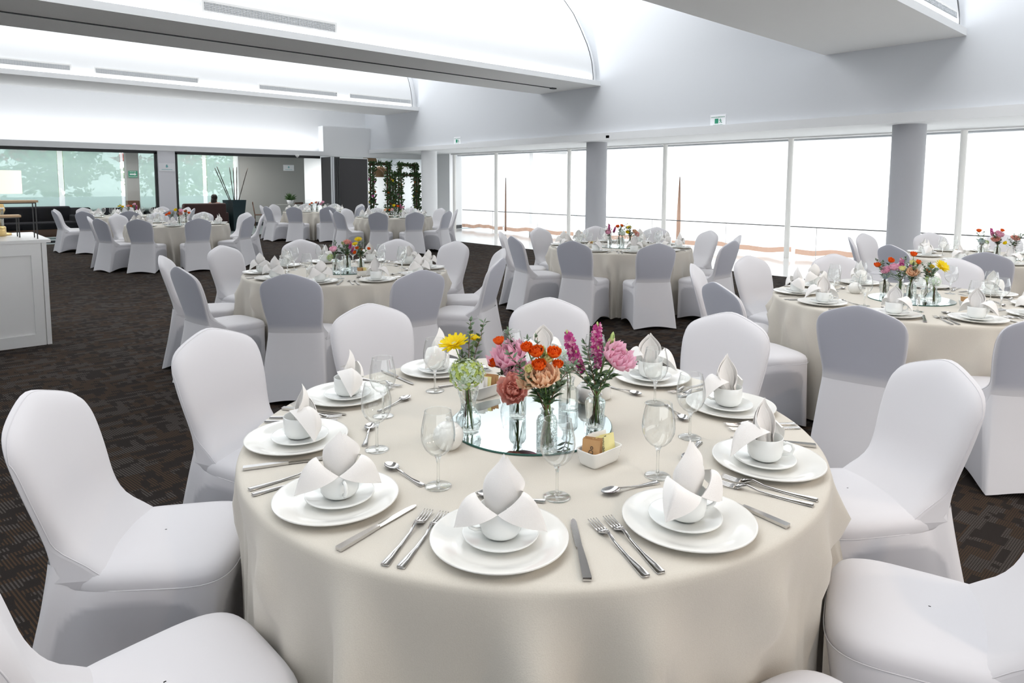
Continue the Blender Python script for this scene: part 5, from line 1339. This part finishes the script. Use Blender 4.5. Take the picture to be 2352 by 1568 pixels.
for c, u, v, rr_, tl, t_, nm in (('brown', -.044, -.004, -1.15, -.14, 'Do', 'outermost brown'), ('brown', -.037, -.001, -1.1, -.16, None, 'second brown'), ('brown', -.030, .002, -1.05, -.12, None, 'third brown'), ('brown', -.024, .004, -1.1, -.15, None, 'fourth brown'),
                               ('yellow', -.004, -.016, -.35, -.18, 'Splenda', 'front yellow'), ('yellow', .014, -.013, -.25, -.22, 'Splenda', 'middle yellow'), ('yellow', .032, -.010, -.2, -.2, 'Splenda', 'end yellow'),
                               ('white', .006, .010, -.3, -.30, None, 'first white'), ('white', .020, .013, -.25, -.34, None, 'middle white'), ('white', .034, .015, -.2, -.32, None, 'last white')):
    o = link('sugar_packet', PK[c]); o.matrix_world = TR(cA.x, cA.y, ZT + .0075) @ RZ(aA) @ TR(u, v, 0) @ RZ(rr_) @ RX(tl)
    tag(o, nm + ' sweetener packet in the caddy in front of the mirror, front table', 'packet', 'packets in the caddy in front of the mirror')
    if t_:
        txt(t_, .0185, 'ink', o, (0.002, -.0036, .040), (PI / 2, -PI / 2, 0), .0002)
cB = Vector(on_z(1118, 912, ZT))
caddy(cB.x, cB.y + .02, math.atan2(dA.y, dA.x) + .1, WH, ['white', 'white', 'white', 'yellow', 'brown', 'brown', 'brown'], None, 'behind the mirror ')
p = Vector(on_z(1030, 1028, ZT)); place('sugar_pot', POT, (p.x, p.y, ZT), 0, 'round white lidded sugar pot behind a wine glass on the front table', 'pot')
p = Vector(on_z(1350, 925, ZT)); place('sugar_pot', POT, (p.x, p.y, ZT), 0, 'white lidded pot behind the magenta flowers on the front table', 'pot')
p = Vector(on_z(1385, 915, ZT)); place('cream_jug', CREAMER, (p.x, p.y, ZT), .5, 'small white cream jug behind the tumbler vase on the front table', 'jug')

SP = {
 1: {'tumbler': ((-.10, -.06), [('pinkrose', -.02, -.01, .085, .062), ('greenhydrangea', -.05, .0, .02, .07)], 1), 'cut': ((.0, .06), [('coral', .0, 0, .12, .05), ('stock', .03, 0, .10, .035), ('stock', .05, .0, .06, .03)], 3),
     'ribbed': ((.12, -.05), [('daisy', -.02, 0, .17, .055), ('daisy', -.05, 0, .13, .045), ('orange', -.03, 0, .09, .032), ('orange', .0, 0, .075, .03), ('orange', -.05, 0, .05, .032), ('orange', .07, -.02, .085, .028)], 3), 'bulb': ((-.03, .16), [('lime', 0, 0, .12, .04)], 1)},
 2: {'tumbler': ((-.13, .06), [('pinkrose', -.02, -.03, .06, .07), ('stock', -.01, 0, .13, .045), ('stock', .06, .0, .10, .04)], 2), 'cut': ((.03, -.12), [('whitehydrangea', 0, 0, .055, .085)], 0), 'ribbed': ((-.01, .10), [('orange', -.02, 0, .13, .045), ('orange', .03, 0, .14, .045)], 2),
     'octagon': ((.13, -.02), [('daisy', -.02, 0, .13, .065), ('yellow', -.03, -.01, .07, .05), ('peach', .05, -.03, .08, .055), ('coral', .08, -.05, .05, .05)], 3)},
 3: {'tumbler': ((-.17, .10), [('orange', -.05, 0, .10, .045), ('orange', .03, 0, .14, .042)], 2), 'ribbed': ((-.07, .04), [('pinkrose', -.04, 0, .09, .06), ('pink', -.09, 0, .07, .05), ('stock', .0, 0, .12, .045), ('stock', .05, 0, .09, .035), ('bluehydrangea', -.09, .04, .03, .06)], 1),
     'cut': ((.0, -.08), [('lime', .0, 0, .13, .045), ('lime', -.06, -.02, .09, .04), ('orange', .03, 0, .14, .036), ('orange', .0, .02, .19, .04), ('peach', .0, -.04, .07, .062)], 3),
     'octagon': ((.09, .02), [('daisy', .08, -.03, .13, .075), ('yellow', .02, .0, .12, .034), ('orange', .0, .0, .09, .034)], 3), 'bulb': ((.13, -.16), [('whitehydrangea', 0, 0, .045, .085), ('greenhydrangea', -.03, .02, .05, .06)], 0)},
 4: {'tumbler': ((-.15, .06), [('orange', -.03, 0, .17, .05), ('bluehydrangea', .0, 0, .06, .07), ('greenhydrangea', .05, 0, .05, .05)], 2), 'cut': ((.0, .05), [('pink', .0, 0, .12, .075), ('stock', -.06, 0, .15, .045), ('coral', -.02, -.02, .06, .07), ('orange', .03, 0, .17, .04)], 3), 'ribbed': ((.15, -.06), [('coral', .0, 0, .10, .07), ('yellow', -.08, 0, .05, .04)], 3)},
 5: {'tumbler': ((-.1, 0), [('orange', -.04, 0, .09, .06), ('orange', -.09, 0, .07, .05)], 2), 'cut': ((.02, -.03), [('yellow', -.05, 0, .14, .06), ('pinkrose', .03, 0, .12, .075), ('coral', .02, -.02, .06, .07)], 2), 'ribbed': ((.14, .05), [('orange', .0, 0, .12, .06), ('orange', .05, 0, .09, .05)], 3)},
 6: {'tumbler': ((-.12, 0), [('daisy', -.03, 0, .12, .08), ('yellow', .03, 0, .10, .06)], 2), 'cut': ((.02, 0), [('coral', .0, 0, .10, .06), ('orange', .06, 0, .10, .05)], 2), 'ribbed': ((.16, .0), [('pinkrose', .0, 0, .15, .07), ('stock', .03, 0, .08, .06)], 2)},
 7: {'tumbler': ((-.12, 0), [('orange', .0, 0, .11, .06), ('orange', -.05, 0, .08, .05)], 1), 'cut': ((.02, 0), [('coral', -.02, 0, .11, .06), ('stock', .04, 0, .10, .05)], 1), 'ribbed': ((.18, .0), [('pinkrose', .0, 0, .13, .08), ('pink', -.04, 0, .08, .07)], 1)},
 8: {'tumbler': ((-.15, 0), [('peach', -.04, 0, .05, .07), ('orange', .03, 0, .05, .06)], 1), 'cut': ((.02, 0), [('yellow', -.02, 0, .13, .07), ('orange', .07, 0, .12, .06), ('coral', -.05, 0, .04, .06)], 2), 'ribbed': ((.16, .0), [('stock', .0, 0, .13, .06), ('pink', .04, 0, .10, .06), ('greenhydrangea', .0, -.02, .02, .06)], 2)},
}
cr_, sr_ = float(CR[0]), float(CR[1])
for ti, spec in SP.items():
    where, (tx, ty) = TABLES[ti][0], TABLES[ti][1]; rnd = random.Random(ti)
    place('round_mirror', MIRROR, (tx, ty, ZT), 0, 'round mirror under the vases on ' + where, 'mirror', 'round table mirrors')
    # offsets are given along / away from the viewer's side of the table
    va = math.atan2(ty, tx); fx, fy = math.cos(va), math.sin(va); rx, ry = fy, -fx
    def W2(dx, dy): return (rx * dx + fx * dy, ry * dx + fy * dy)
    sp2 = {k: (W2(*v[0]), [(q[0], *W2(q[1], q[2]), q[3], q[4]) for q in v[1]], v[2]) for k, v in spec.items()}
    bouquet_set(where, tx, ty, sp2, rnd)
    if ti in (1, 2, 3, 4):
        u, v = {1: (.14, -.36), 2: (-.34, -.1), 3: (.34, -.18), 4: (-.33, -.02)}[ti]; q = W2(u, v)
        caddy(tx + q[0], ty + q[1], va + PI / 2 + .3, where, ['white', 'white', 'yellow', 'brown', 'brown'])
        u, v = {1: (-.30, -.20), 2: (.30, .08), 3: (-.36, .10), 4: (.1, -.33)}[ti]; q = W2(u, v)
        place('sugar_pot', POT, (tx + q[0], ty + q[1], ZT), 0, 'round white lidded sugar pot on ' + where, 'pot')
